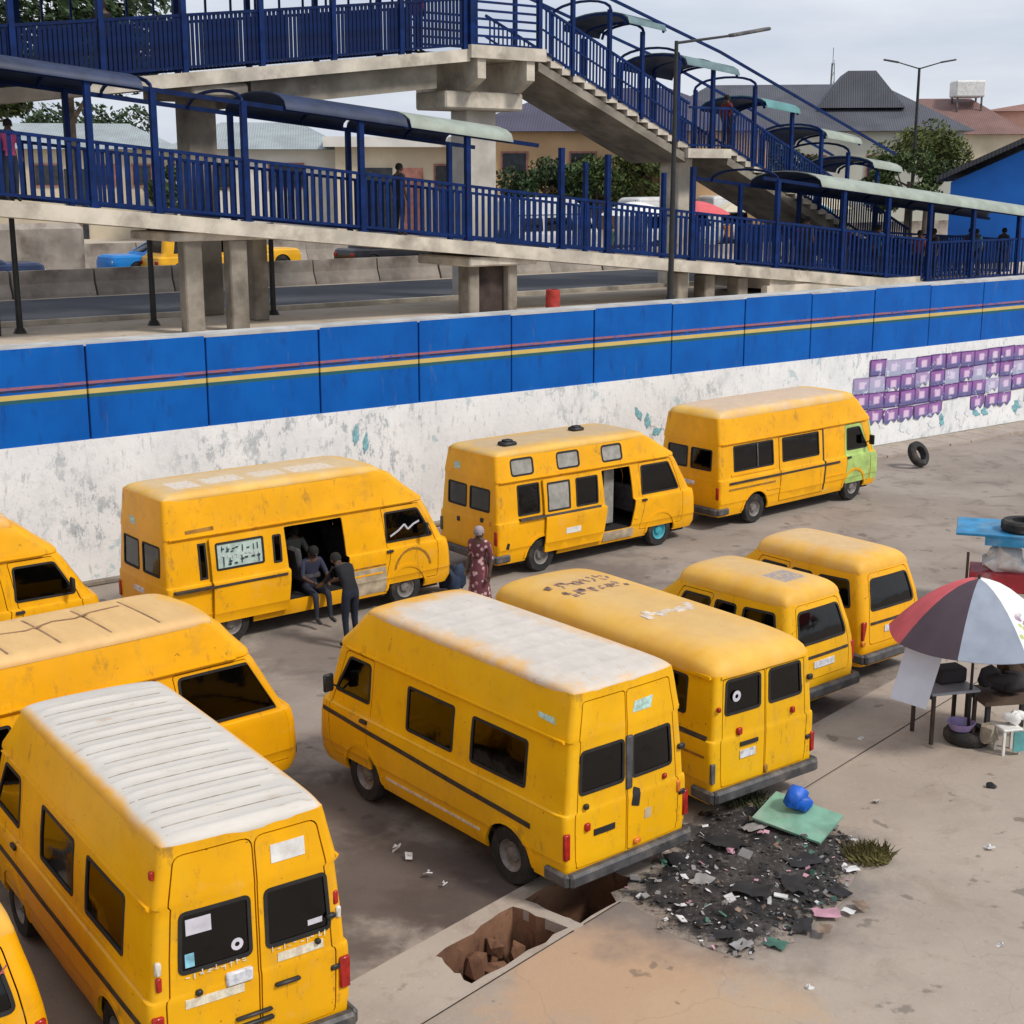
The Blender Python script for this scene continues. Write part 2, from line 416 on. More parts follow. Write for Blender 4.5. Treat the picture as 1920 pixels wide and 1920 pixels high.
# high-roof long van, low-roof long van, small van: (z, half width, rear x, front x)
def knots_high(L, hw=.95, rk=(1.2, .58), dz=0.0):
    t, m = rk
    return [(.30, hw - .06, .03, L - .06), (.42, hw - .025, .01, L), (.58, hw - .014, .0, L), (.60, hw - .002, .0, L), (.95, hw + .004, .0, L - .03), (1.10, hw + .002, .0, L - .07), (1.135, hw - .006, .002, L - .09), (1.15, hw - .034, .006, L - .11 - m * .06), (1.17, hw - .038, .01, L - .12 - m * .1),
            (1.5, hw - .062, .02, L - .12 - m * .45), (1.84, hw - .098, .03, L - .08 - m * .88), (1.925, hw - .108, .032, L - .08 - m), (1.945, hw - .088, .030, L - .08 - m), (1.985, hw - .092, .032, L - .09 - m), (2.2 + dz * .5, hw - .138, .05, L - .10 - m - (t - m) * .45), (2.36 + dz, hw - .168, .062, L - .08 - m - (t - m) * .78), (2.45 + dz, hw - .19, .07, L - t - .1)]
def knots_low(L, hw=.94):
    return [(.30, hw - .06, .03, L - .06), (.42, hw - .025, .01, L), (.58, hw - .014, .0, L), (.60, hw - .002, .0, L), (.95, hw + .004, .0, L - .03), (1.08, hw + .002, .0, L - .07), (1.115, hw - .006, .002, L - .10), (1.13, hw - .034, .006, L - .14), (1.17, hw - .038, .01, L - .16),
            (1.5, hw - .058, .025, L - .32), (1.86, hw - .085, .04, L - .50), (1.92, hw - .09, .045, L - .54)]
def knots_small(L, hw=.80):
    return [(.26, hw - .06, .06, L - .08), (.40, hw - .015, .015, L), (.62, hw, .0, L), (.92, hw, .01, L - .06), (1.08, hw - .02, .03, L - .28),
            (1.3, hw - .06, .07, L - .60), (1.62, hw - .135, .16, L - 1.0), (1.74, hw - .16, .20, L - 1.12)]

def van(name, label, loc, head, kind, L, hw, paint, roofmat, wheels, windows=(), doors=(), openings=(), trims=(), rib=None, group='yellow minibuses parked in the yard',
        teal=(), gutter=True, roof_h=.16, bumper=True, nose_mat=None, nose_x=None, cat='minibus', seats=True, roof_ov=.0, roofname='roof', arch_r=.40, hub=True, rake=(1.2, .58), lift=0.0):
    root = empty(name, (loc[0], loc[1], 0), R(90 - head), label, cat, group)
    root.rotation_euler = (R(random.uniform(-.45, .45)), R(random.uniform(-.3, .3)), R(90 - head))
    kn = {'high': knots_high, 'low': knots_low, 'small': knots_small}[kind](*((L, hw, rake, lift) if kind == 'high' else (L, hw)))
    sh = Shell(kn, rr=.065 if kind != 'small' else .13, rf=.17, bow=.08)
    zb, zt = kn[0][0], kn[-1][0]
    holes = []
    for f in 'LR':
        for wx in wheels: holes.append(sh.uv(f, arch(wx, arch_r, .33, zb)))
    for w in windows: holes.append(sh.uv(w[0], rpoly(w[1], w[2])))
    for d in doors:
        if d.get('hole', True): holes.append(sh.uv(d['face'], rpoly(d['pts'], d.get('r', .06))))
    for o in openings: holes.append(sh.uv(o[0], rpoly(o[1], o[2])))
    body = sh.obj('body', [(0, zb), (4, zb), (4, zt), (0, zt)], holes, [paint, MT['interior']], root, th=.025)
    def glaze(parent, face, pts, r, off=0.0, style='glass'):
        p = rpoly(pts, r)
        sh.obj('window_seal', sh.uv(face, offset_poly(p, .016)), [sh.uv(face, offset_poly(p, -.018))], MT['rubber'], parent, off=off + .007, th=.022, dmax=.2)
        if style in ('glass', 'panel', 'sign'):
            m = {'glass': MT['glass'], 'panel': MT['grey_panel'], 'sign': MT['sign']}[style]
            return sh.obj('window', sh.uv(face, offset_poly(p, -.010)), [], m, parent, off=off - .008, th=.005, dmax=.25)
    for w in windows: glaze(body, w[0], w[1], w[2], 0, w[3] if len(w) > 3 else 'glass')
    for d in doors:
        off = d.get('off', 0.0); p = offset_poly(rpoly(d['pts'], d.get('r', .06)), -.013)
        hs = [sh.uv(d['face'], rpoly(w[0], w[1])) for w in d.get('win', ())]
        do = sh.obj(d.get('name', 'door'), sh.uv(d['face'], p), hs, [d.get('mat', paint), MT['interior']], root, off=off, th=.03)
        for w in d.get('win', ()): glaze(do, d['face'], w[0], w[1], off, w[2] if len(w) > 2 else 'glass')
        for h in d.get('handle', ()):
            hp = rect(h[0] - h[2] / 2, h[1] - .022, h[0] + h[2] / 2, h[1] + .022)
            sh.obj('handle', sh.uv(d['face'], rpoly(hp, .01)), [], MT['black'], do, off=off + .03, th=.028)
    # trims: (name, face, pts, radius, material, offset)
    for t in trims:
        sh.obj(t[0], sh.uv(t[1], rpoly(t[2], t[3])), [], t[4], root, off=t[5], th=max(.004, t[5] - .001), dmax=.2)
    # drip gutter round the roof joint
    if gutter:
        zg = 1.94 if kind == 'high' else zt - .02
        for f in ('L', 'R'):
            sh.obj('rain_gutter', sh.uv(f, rect(.10, zg - .020, sh.ring(zg)[2] - .25, zg + .020)), [], paint, root, off=.036, th=.038, dmax=.3)
        if kind == 'low': sh.obj('rain_gutter', sh.uv('B', rect(-.74, zg - .016, .74, zg + .016)), [], paint, root, off=.022, th=.024, dmax=.3)
    # pressed wheel-arch lips
    for f in 'LR':
        for wx in wheels:
            ring_ = [(wx + r_ * math.cos(t), .33 + r_ * math.sin(t)) for r_, ts in ((arch_r + .055, range(13)), (arch_r - .002, range(12, -1, -1))) for t in [math.pi * (.02 + .96 * i / 12) for i in ts]]
            sh.obj('arch_lip', sh.uv(f, ring_), [], paint, root, off=.016, th=.02, dmax=.2)
    # roof skin
    hwt, xr, xf = sh.ring(zt)
    nx, ny = (150 if rib else 40), 26; vs = []; fs = []
    for i in range(nx + 1):
        a = i / nx * 2 - 1; sa = math.sin(a * math.pi / 2) * .35 + a * .65 if not rib else a
        for j in range(ny + 1):
            b = j / ny * 2 - 1; sb = math.sin(b * math.pi / 2) * .6 + b * .4
            k = 1 - (.022 if kind == 'high' else .04) * (sa * sa * sb * sb) ** 4
            x = (xr + xf) / 2 + sa * k * ((xf - xr) / 2 + roof_ov)
            y = sb * k * (hwt + .012 + roof_ov)
            pw = 12 if kind == 'high' else 5
            e = (max(0, 1 - abs(sa) ** (14 if kind == 'high' else 10)) ** .5) * (max(0, 1 - abs(sb) ** pw) ** .55)
            z = zt + roof_h * e + .02 * (1 - sb * sb) * (1 - sa * sa)
            # the nose end droops a little
            if rib:
                ph = (x - rib[0]) / rib[1]; q = ph - math.floor(ph)
                fade = min(1, max(0, (.86 - abs(sb)) / .1)) * (1 if rib[0] - .02 < x < rib[3] else 0)
                z += rib[2] * fade * max(0, 1 - abs(q - .5) / rib[4])
            y *= 1 + .012 * math.sin(max(0, min(1, (x - xr) / (xf - xr))) * math.pi)
            if x > xf - .9:
                w = max(0, 1 - (y / hwt) ** 2); x += sh.bow * w * ((x - (xf - .9)) / .9) ** 2
            if x < xr + .5: x -= sh.rbow * max(0, 1 - (y / hwt) ** 2) * ((xr + .5 - x) / .5)
            vs.append((x, y, z))
    for i in range(nx):
        for j in range(ny):
            a = i * (ny + 1) + j; fs.append((a, a + ny + 1, a + ny + 2, a + 1))
    # turned-down lip
    n0 = len(vs)
    border = [i * (ny + 1) for i in range(nx + 1)] + [nx * (ny + 1) + j for j in range(1, ny + 1)] + [i * (ny + 1) + ny for i in range(nx - 1, -1, -1)] + [j for j in range(ny - 1, 0, -1)]
    for b in border: vs.append((vs[b][0], vs[b][1], zt - .03))
    nb = len(border)
    for i in range(nb): fs.append((border[i], border[(i + 1) % nb], n0 + (i + 1) % nb, n0 + i))
    me = bpy.data.meshes.new(roofname); me.from_pydata(vs, [], fs); me.materials.append(roofmat)
    bm = bmesh.new(); bm.from_mesh(me); bmesh.ops.recalc_face_normals(bm, faces=bm.faces); bm.to_mesh(me); bm.free()
    me.polygons.foreach_set('use_smooth', [True] * len(me.polygons)); me.set_sharp_from_angle(angle=R(55))
    roof = link(roofname, me, root)
    def roofz(x, y):
        sa = (x - (xr + xf) / 2) / ((xf - xr) / 2 + roof_ov); sb = y / (hwt + .012 + roof_ov); pw = 12 if kind == 'high' else 5
        sa, sb = max(-1, min(1, sa)), max(-1, min(1, sb))
        return zt + roof_h * (max(0, 1 - abs(sa) ** (14 if kind == 'high' else 10)) ** .5) * (max(0, 1 - abs(sb) ** pw) ** .55) + .02 * (1 - sb * sb) * (1 - sa * sa)
    sh.roofz = roofz; sh.hwt = hwt
    # chassis, floor, wheel wells
    u = MB(); u.box((L / 2, 0, .36), (L - .5, hw * 2 - .34, .28)); u.box((L / 2, 0, .54), (L - .3, hw * 2 - .10, .05))
    for wx in wheels:
        for sg in (-1, 1):
            prof = [(wx + (arch_r + .015) * math.cos(t), .33 + (arch_r + .015) * math.sin(t)) for t in [math.pi * i / 10 for i in range(11)]]
            n = len(prof); vv = [(x, sg * (hw - .05), z) for x, z in prof] + [(x, sg * (hw - .36), z) for x, z in prof]
            u.add(vv, [(i, i + 1, n + i + 1, n + i) for i in range(n - 1)])
            u.add([(wx - arch_r, sg * (hw - .36), .2), (wx + arch_r, sg * (hw - .36), .2), (wx + arch_r, sg * (hw - .36), .75), (wx - arch_r, sg * (hw - .36), .75)], [(0, 1, 2, 3)])
    u.obj('chassis', MT['under'], root)
    if seats:
        for k, sx in enumerate([x * (L - 1.9) / 3.2 + .55 for x in (0, .85, 1.7)] + [L - 1.75]):
            b = MB(); b.box((sx + .2, 0, .86), (.45, hw * 1.6, .14), ch=.04); b.box((sx, 0, 1.12), (.12, hw * 1.6, .55), M=Matrix.Rotation(-.15, 4, 'Y'), ch=.04)
            for lx in (-.6, .6): b.box((sx + .2, lx * hw, .68), (.06, .06, .26))
            b.obj('seat', MT['seat'], root, 40)
    for wx in wheels:
        for sg in (-1, 1):
            w = link('wheel', WHEEL, root, (wx, sg * (hw - .135), .345))
            if hub: link('rim', RIM_TEAL if (wx, sg) in teal else RIM, w)
    if bumper:
        b = MB()
        b.box((-.06, 0, .43), (.12, hw * 2 - .02, .16), ch=.03)
        for sg in (-1, 1): b.box((.12, sg * (hw + .0), .43), (.38, .07, .15), ch=.025)
        b.obj('bumper', MT['bumper'], root, 35)
        b = MB(); b.box((L + sh.bow * .55, 0, .45), (.12, hw * 1.5, .18), ch=.04); b.obj('bumper', MT['bumper'], root, 35)
        # lamps and windscreen on the nose
        for sg in (-1, 1):
            b = MB(); b.lathe([(.001, .05), (.06, .045), (.085, .02), (.09, -.04)], 14, 'X', (L + .0, sg * (hw - .30), .78)); b.obj('headlight', MT['white_lens'], root, 40)
    return root, sh, body, roof
# ---------------------------------------------------------------- the setting
TH = math.atan2(math.cos(R(52.3)), math.sin(R(52.3)))
UX, UY = math.cos(TH), math.sin(TH)
W0 = Vector((-16.113, 20.853, 0))
def W(s, o, z=0): return Vector((W0.x + UX * s - UY * o, W0.y + UY * s + UX * o, z))
ZU = 4.30     # level of the road behind the retaining wall
class Frame:
    """a thing whose parts are given in wall coordinates (along, behind, up)"""
    def __init__(s, name, s0, o0, z0, label, cat, group=None):
        s.root = empty(name, W(s0, o0, z0), TH, label, cat, group); s.b = Vector((s0, o0, z0))
    def obj(s, mb, name, mats, smooth=None, parent=None):
        mb.v = [tuple(Vector(v) - s.b) for v in mb.v]; return mb.obj(name, mats, parent or s.root, smooth)
    def inst(s, name, me, p, parent=None): return link(name, me, parent or s.root, Vector(p) - s.b)

# drain line: origin and directions
DO = Vector((-1.43, 12.89)); DA = Vector((.655, .756)).normalized(); DB = Vector((DA.y, -DA.x))
def DR(a, b): p = DO + DA * a + DB * b; return (p.x, p.y)
def ragged(q, n, amp, seed):
    g_ = random.Random(seed); out = []
    for i in range(4):
        a, c = q[i], q[(i + 1) % 4]
        for k in range(n):
            t = k / n; j = 0 if k == 0 else amp
            out.append(DR(a[0] + (c[0] - a[0]) * t + g_.uniform(-j, j), a[1] + (c[1] - a[1]) * t + g_.uniform(-j, j)))
    return out
PITS = [ragged([(.66, .30), (1.94, .22), (1.98, .96), (.52, .92)], 7, .035, 4), ragged([(2.14, .22), (3.3, .22), (3.3, 1.0), (2.12, 1.0)], 5, .025, 6)]
def sheet(name, outer, holes, z, mat, grid=None, hfun=None):
    pts = []; ed = []
    def loop(p):
        st = len(pts); pts.extend(p)
        for i in range(len(p)): ed.append((st + i, st + (i + 1) % len(p)))
    loop(outer)
    for h in holes: loop(h)
    if grid:
        g = np.array(grid); k = pip(g, outer)
        for h in holes: k &= ~pip(g, offset_poly(h, .02))
        pts += [tuple(q) for q in g[k]]
    res = delaunay_2d_cdt([Vector(p) for p in pts], ed, [], 0, 1e-6)
    v = np.array([(q.x, q.y) for q in res[0]]); f = np.array([q for q in res[2] if len(q) == 3]); c = v[f].mean(axis=1); ok = pip(c, outer)
    for h in holes: ok &= ~pip(c, h)
    me = bpy.data.meshes.new(name); me.from_pydata([(x, y, z + (hfun(x, y) if hfun else 0)) for x, y in v], [], [tuple(int(i) for i in q) for q in f[ok]]); me.materials.append(mat)
    me.polygons.foreach_set('use_smooth', [True] * len(me.polygons)); me.update()
    return link(name, me)

# --- ground materials
def ground_mat(name, c1, c2, stain, amt=.6, sc=1.0, sand_shade=None, cracks=False):
    t = NT(name)
    c = t.mix(t.step(t.noise(.35 * sc, 6, .6), .35, .65), c1, c2)
    c = t.mix(t.math('MULTIPLY', t.step(t.noise(1.3 * sc, 7, .7, seed=4, dist=.6), .50, .68), amt), c, stain)
    c = t.mix(t.math('MULTIPLY', t.step(t.noise(7, 5, .7, seed=9), .58, .72), .30), c, tuple(v * .45 for v in c1))
    c = t.mix(t.math('MULTIPLY', t.step(t.noise(26, 4, .6, seed=2), .60, .72), .35), c, tuple(min(1, v * 1.45) for v in c2))
    if sand_shade:
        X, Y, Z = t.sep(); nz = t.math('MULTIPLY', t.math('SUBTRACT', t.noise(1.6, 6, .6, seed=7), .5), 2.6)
        for sx, sy, rad, sc_, k in sand_shade:
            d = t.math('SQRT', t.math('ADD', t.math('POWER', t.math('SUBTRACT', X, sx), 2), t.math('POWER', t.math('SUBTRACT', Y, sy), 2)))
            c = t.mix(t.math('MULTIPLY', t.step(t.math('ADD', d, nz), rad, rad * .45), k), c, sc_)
    # dark oil spots
    c = t.mix(t.math('MULTIPLY', t.step(t.noise(2.7, 4, .5, seed=33), .655, .71), .55), c, tuple(v * .35 for v in c1))
    if cracks:
        vo = t.n.new('ShaderNodeTexVoronoi'); vo.feature = 'DISTANCE_TO_EDGE'; vo.inputs['Scale'].default_value = .42
        dv = t.n.new('ShaderNodeVectorMath'); dv.operation = 'ADD'; nv = t.n.new('ShaderNodeTexNoise'); nv.inputs['Scale'].default_value = 1.2; nv.inputs['Detail'].default_value = 6; t.l.new(t.co, nv.inputs['Vector']); t.l.new(t.co, dv.inputs[0]); t.l.new(nv.outputs['Color'], dv.inputs[1]); t.l.new(dv.outputs[0], vo.inputs['Vector'])
        c = t.mix(t.math('MULTIPLY', t.step(vo.outputs['Distance'], .007, .002), .13), c, tuple(v * .4 for v in c1))
    h = t.math('ADD', t.noise(9, 6, .65), t.math('MULTIPLY', t.noise(45, 4, .6), .4))
    return t.set(c, .92, h, .35, .02, 0, .2)
M_yard = ground_mat('dusty_asphalt', (.26, .215, .18), (.335, .285, .24), (.12, .10, .088), .50, 1.0, sand_shade=[(-1.2, 14.9, 1.7, (.10, .078, .068), .85), (-.2, 14.4, 1.3, (.085, .064, .056), .8), (-2.3, 17.0, 1.4, (.11, .088, .078), .7), (-2.6, 13.6, 1.5, (.11, .088, .076), .7), (2.0, 17.2, 1.6, (.10, .08, .07), .7), (-3.0, 22.9, 1.9, (.12, .10, .088), .6), (1.8, 27.6, 1.8, (.12, .10, .09), .6), (5.2, 20.4, 1.4, (.10, .08, .07), .7)])  # dark patches paint shade under and beside the vans, mixed with oil dirt
M_pave = ground_mat('sandy_concrete', (.33, .275, .225), (.40, .335, .275), (.25, .195, .15), .45, 1.0, sand_shade=[(.9, 12.9, 1.6, (.46, .29, .175), .75), (1.3, 12.2, 1.8, (.44, .29, .18), .6), (2.0, 12.0, 1.0, (.46, .33, .21), .5), (2.2, 15.0, 2.5, (.17, .15, .14), .85)], cracks=True)
M_slab = ground_mat('drain_slab', (.34, .285, .24), (.41, .35, .29), (.24, .18, .13), .5, 1.5)
M_upper = ground_mat('road_side_earth', (.45, .39, .31), (.56, .48, .39), (.29, .24, .19), .55, .5)
M_road = ground_mat('asphalt_road', (.055, .058, .070), (.085, .088, .10), (.12, .11, .105), .35, .5)
M_pit = ground_mat('pit_mud', (.16, .080, .048), (.27, .145, .085), (.05, .032, .025), .75, 2.5)

wl0, wl1 = W(-12, 0), W(95, 0)
pave_edge = [DR(-14, 1.02), DR(60, 1.02)]
yard_outer = [(wl0.x, wl0.y), (-34, -12), (60, -12), (60, 10), (wl1.x, wl1.y)]
gx = [(x * .5, y * .5) for x in range(-20, 40) for y in range(14, 60)]
def undul(x, y): return .018 * math.sin(x * 1.3 + .4 * y) * math.sin(y * 1.1 - .3 * x)
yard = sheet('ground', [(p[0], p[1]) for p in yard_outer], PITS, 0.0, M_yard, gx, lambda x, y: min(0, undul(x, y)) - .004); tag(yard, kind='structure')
# paved apron on the near side of the drain
ap = [DR(-14, 1.04), DR(46, 1.04), (44, 18), (44, -10), (-10, -10)]
apron = sheet('pavement', ap, [], .035, M_pave, gx, lambda x, y: min(0, undul(x * 1.3, y)) * .6); tag(apron, kind='structure')
# drain slab strip with real openings
strip = [DR(-14, 0), DR(46, 0), DR(46, 1.03), DR(-14, 1.03)]
me_s = sheet('drain_cover', strip, PITS, .042, M_slab); tag(me_s, kind='structure')
b = MB()
e0, e1 = DR(-14, 0), DR(46, 0); b.add([(e0[0], e0[1], .042), (e1[0], e1[1], .042), (e1[0], e1[1], -.03), (e0[0], e0[1], -.03)], [(0, 1, 2, 3)])
tag(b.obj('drain_kerb', M_slab), kind='structure')
rr = random.Random(3)
for P_, dep in zip(PITS, (.62, .8)):
    b = MB(); n = len(P_); N_ = 1
    # broken walls and a floor of rubble
    for i in range(n):
        p, q = P_[i], P_[(i + 1) % n]
        for k in range(N_):
            a, c = k / N_, (k + 1) / N_
            x0, y0, x1, y1 = p[0] + (q[0] - p[0]) * a, p[1] + (q[1] - p[1]) * a, p[0] + (q[0] - p[0]) * c, p[1] + (q[1] - p[1]) * c
            b.add([(x0, y0, .042), (x1, y1, .042), (x1, y1, -dep), (x0, y0, -dep)], [(0, 1, 2, 3)])
    cx = sum(p[0] for p in P_) / n; cy = sum(p[1] for p in P_) / n
    b.add([(p[0] + (p[0] - cx) * .1, p[1] + (p[1] - cy) * .1, -dep) for p in P_], [tuple(range(n))])
    tag(b.obj('drain_pit', M_pit), kind='structure')
b = MB()
def rock(b, c, r, seed, sq=.7, n=14):
    rr = random.Random(seed); bm = bmesh.new()
    for i in range(n):
        v = Vector((rr.gauss(0, 1), rr.gauss(0, 1), rr.gauss(0, 1))).normalized() * rr.uniform(.75, 1.1); bm.verts.new((c[0] + v.x * r[0], c[1] + v.y * r[1], c[2] + v.z * r[2]))
    bmesh.ops.convex_hull(bm, input=bm.verts)
    bmesh.ops.delete(bm, geom=[v for v in bm.verts if not v.link_faces], context='VERTS'); bm.verts.index_update()
    b.add([v.co.copy() for v in bm.verts], [[v.index for v in f.verts] for f in bm.faces]); bm.free()
for k, (a, c, z, r) in enumerate(((.95, .5, -.50, (.30, .26, .16)), (1.35, .45, -.46, (.28, .22, .2)), (1.7, .6, -.48, (.22, .2, .2)), (1.5, .75, -.52, (.2, .16, .12)), (1.05, .75, -.52, (.2, .15, .12)), (1.8, .4, -.4, (.12, .12, .16)), (.78, .62, -.45, (.2, .2, .2)), (1.2, .34, -.30, (.16, .1, .2)), (1.55, .32, -.22, (.12, .08, .16)))):
    q = MB(); x, y = DR(a, c); rock(q, (x, y, z), r, 50 + k)
    tag(q.obj('rubble_lump', M_pit), 'brown lump of earth and rubble in the open drain pit', 'rubble', 'rubble in the drain pit')
q = MB(); x0, y0 = DR(2.045, .15); x1, y1 = DR(2.06, 1.04); q.bar((x0, y0, -.02), (x1, y1, -.02), .16, .12); tag(q.obj('concrete_beam', M_slab), 'concrete beam bridging the drain between two openings', 'beam')

# --- retaining wall with blue cladding
def wall_mat():
    t = NT('whitewashed_wall')
    c = t.mix(t.step(t.noise(.8, 6, .6), .3, .7), (.72, .725, .725), (.84, .84, .83))
    big = t.step(t.noise(.32, 5, .6, (1, 1, 1.6), seed=51), .46, .66)
    c = t.mix(t.math('MULTIPLY', big, t.math('MULTIPLY', t.step(t.noise(4.6, 8, .78, (1, 1, .55), seed=3), .50, .58), .85)), c, (.36, .40, .42))
    c = t.mix(t.math('MULTIPLY', t.step(t.noise(5.5, 6, .7, (1, 1, .7), seed=11), .54, .62), .6), c, (.80, .80, .78))
    c = t.mix(t.math('MULTIPLY', t.step(t.noise(1.7, 6, .7, seed=21), .60, .66), .5), c, (.24, .40, .45))
    c = t.mix(t.math('MULTIPLY', t.step(t.noise(9, 6, .75, (1, 1, .25), seed=41), .57, .66), .5), c, (.30, .31, .33))
    c = t.mix(t.math('MULTIPLY', t.step(t.noise(2.4, 7, .75, (1, 1, .5), seed=31), .60, .72), .7), c, (.24, .235, .25))
    return t.set(c, .9, t.noise(6, 6, .7), .4, .03, 0, .2)
def panel_mat():
    t = NT('blue_panel'); X, Y, Z = t.sep()
    blue = t.mix(t.step(t.noise(.7, 5, .6), .3, .7), (.001, .085, .37), (.002, .115, .46))
    blue = t.mix(t.math('MULTIPLY', t.step(t.noise(3, 6, .7, (1, 1, .3), seed=4), .52, .72), .6), blue, (.006, .05, .22))
    blue = t.mix(t.math('MULTIPLY', t.step(t.noise(5, 6, .7, (1, 1, .2), seed=24), .60, .72), .35), blue, (.10, .15, .26))
    def band(z0, z1): return t.math('MULTIPLY', t.step(Z, z0 - .008, z0 + .008), t.step(Z, z1 + .008, z1 - .008))
    wear = t.step(t.noise(4, 5, .7, (1, 1, 3), seed=9), .30, .5)
    c = t.mix(t.math('MULTIPLY', band(3.925, 3.975), t.math('MULTIPLY', wear, .85)), blue, (.40, .13, .09))
    c = t.mix(t.math('MULTIPLY', band(3.875, 3.92), t.math('MULTIPLY', wear, .9)), c, (.03, .025, .03))
    c = t.mix(band(3.735, 3.83), c, t.mix(t.noise(3, 4, .6, seed=6), (.55, .36, .06), (.62, .52, .22)))
    c = t.mix(t.math('MULTIPLY', band(3.665, 3.735), .85), c, (.03, .11, .07))
    return t.set(c, .42, t.noise(1.2, 3), .10, .03, 0, .18)
M_wall, M_panel = wall_mat(), panel_mat()
M_conc = plain('grey_concrete', (.54, .485, .40), .9, .22, 1.6, 0, .2, .3, .03, dirt=((.16, .13, .10), .6))
M_concd = plain('stained_concrete', (.25, .22, .18), .9, .3, 1.2, 0, .2, .3, .03, dirt=((.10, .08, .06), .8))
fw = Frame('retaining_wall', 24, .2, 0, 'white plastered retaining wall clad along its top in blue painted panels', 'wall')
b = MB(); b.box((40, .34, 1.43), (110, .60, 2.86)); fw.obj(b, 'plaster_wall', M_wall)
b = MB(); b.box((40, .40, 3.75), (110, .46, 1.78)); fw.obj(b, 'core_wall', M_conc)
b = MB(); b.box((40, .36, 4.672), (110, .60, .06)); fw.obj(b, 'coping', plain('pale_coping', (.45, .45, .44), .85, .2, 2))
joints = [10.23 - 2.55 * k for k in range(6, 0, -1)] + [10.23, 12.70, 15.29, 17.81, 20.40, 22.93, 25.53, 28.18, 30.81, 33.50, 36.08, 38.72] + [38.72 + 2.62 * k for k in range(1, 10)]
for a, c in zip(joints, joints[1:]):
    b = MB(); w = c - a - .035; b.box(((a + c) / 2, .115 + rr.uniform(-.006, .006), 3.765), (w, .11, 1.83), ch=.012); fw.obj(b, 'blue_panel', M_panel)
b = MB(); b.box((40, .0, .05), (110, .16, .10), ch=.02); fw.obj(b, 'footing', M_concd)

b = MB()
for k in range(44):
    a = 27 + k * 1.0; w_ = 1.05 + random.Random(k).uniform(-.06, .06)
    if random.Random(k + 9).random() < .06: continue
    b.add([W(a + .012, -w_, -.02), W(a + .988, -w_, -.02), W(a + .988, -.02, -.02), W(a + .012, -.02, -.02), W(a + .012, -w_, .07 + random.Random(k + 3).uniform(-.02, .012)), W(a + .988, -w_, .07 + random.Random(k + 4).uniform(-.02, .012)), W(a + .988, -.02, .10), W(a + .012, -.02, .10)], [(4, 5, 6, 7), (0, 1, 5, 4), (1, 2, 6, 5), (3, 0, 4, 7)])
    tag(b.obj('kerb_slab', M_slab), kind='structure'); b = MB()
# --- posters pasted on the wall
def poster_mat():
    t = NT('poster_print'); X, Y, Z = t.sep(); rn = t.rnd()
    up = t.step(Z, -.22, .2)
    c = t.mix(up, (.13, .14, .32), (.30, .12, .36))
    dx = t.math('ABSOLUTE', t.math('SUBTRACT', X, .02)); face = t.math('MULTIPLY', t.step(dx, .17, .08), t.math('MULTIPLY', t.step(Z, -.12, -.06), t.step(Z, .15, .09)))
    c = t.mix(t.math('MULTIPLY', face, .85), c, (.78, .58, .74))
    edge = t.math('MAXIMUM', t.step(t.math('ABSOLUTE', X), .30, .33), t.step(t.math('ABSOLUTE', Z), .19, .215))
    c = t.mix(t.math('MULTIPLY', edge, .9), c, (.07, .02, .13))
    c = t.mix(t.math('MULTIPLY', t.math('MULTIPLY', t.step(Z, -.10, -.13), t.step(Z, -.19, -.16)), .6), c, (.10, .09, .22))
    c = t.mix(t.math('MULTIPLY', t.step(rn, .80, .86), .5), c, (.60, .64, .78))
    torn = t.step(t.noise(3.2, 6, .75, co=t.math_vec(rn)), .57, .62)
    c = t.mix(t.math('MULTIPLY', torn, .85), c, (.66, .70, .78))
    return t.set(c, .6, None)
def math_vec(s, rn):
    v = s.n.new('ShaderNodeVectorMath'); v.operation = 'ADD'; cb = s.n.new('ShaderNodeCombineXYZ')
    k = s.math('MULTIPLY', rn, 40.0); s.l.new(k, cb.inputs[0]); s.l.new(k, cb.inputs[2]); s.l.new(s.co, v.inputs[0]); s.l.new(cb.outputs[0], v.inputs[1]); return v.outputs[0]
NT.math_vec = math_vec
M_post = poster_mat()
b = MB(); b.box((0, 0, 0), (.742, .006, .482)); PM = b.mesh('poster', M_post)
b = MB(); b.add([(-.35, 0, .23), (.35, 0, .23), (.35, 0, -.05), (.2, 0, -.2), (.05, 0, -.08), (-.12, 0, -.23), (-.35, 0, -.16), (-.35, -.006, .23), (.35, -.006, .23), (.35, -.006, -.05), (.2, -.006, -.2), (.05, -.006, -.08), (-.12, -.006, -.23), (-.35, -.006, -.16)],
               [(0, 1, 2, 3, 4, 5, 6), (13, 12, 11, 10, 9, 8, 7)] + [(i, (i + 1) % 7, 7 + (i + 1) % 7, 7 + i) for i in range(7)]); PT = b.mesh('poster', M_post)
b = MB(); g_ = random.Random(77); pp = [(.34 * math.cos(2 * math.pi * k / 17) * g_.uniform(.35, 1.1), .24 * math.sin(2 * math.pi * k / 17) * g_.uniform(.35, 1.2)) for k in range(17)]; n = len(pp)
b.add([(x, 0, z) for x, z in pp] + [(x, -.004, z) for x, z in pp], [tuple(range(n)), tuple(range(2 * n - 1, n - 1, -1))] + [(i, (i + 1) % n, n + (i + 1) % n, n + i) for i in range(n)])
PS = [b.mesh('paper_scrap', plain('teal_paper', (.20, .42, .47), .8, .4, 9)), b.mesh('paper_scrap', plain('white_paper', (.72, .73, .74), .7, .15, 6))]
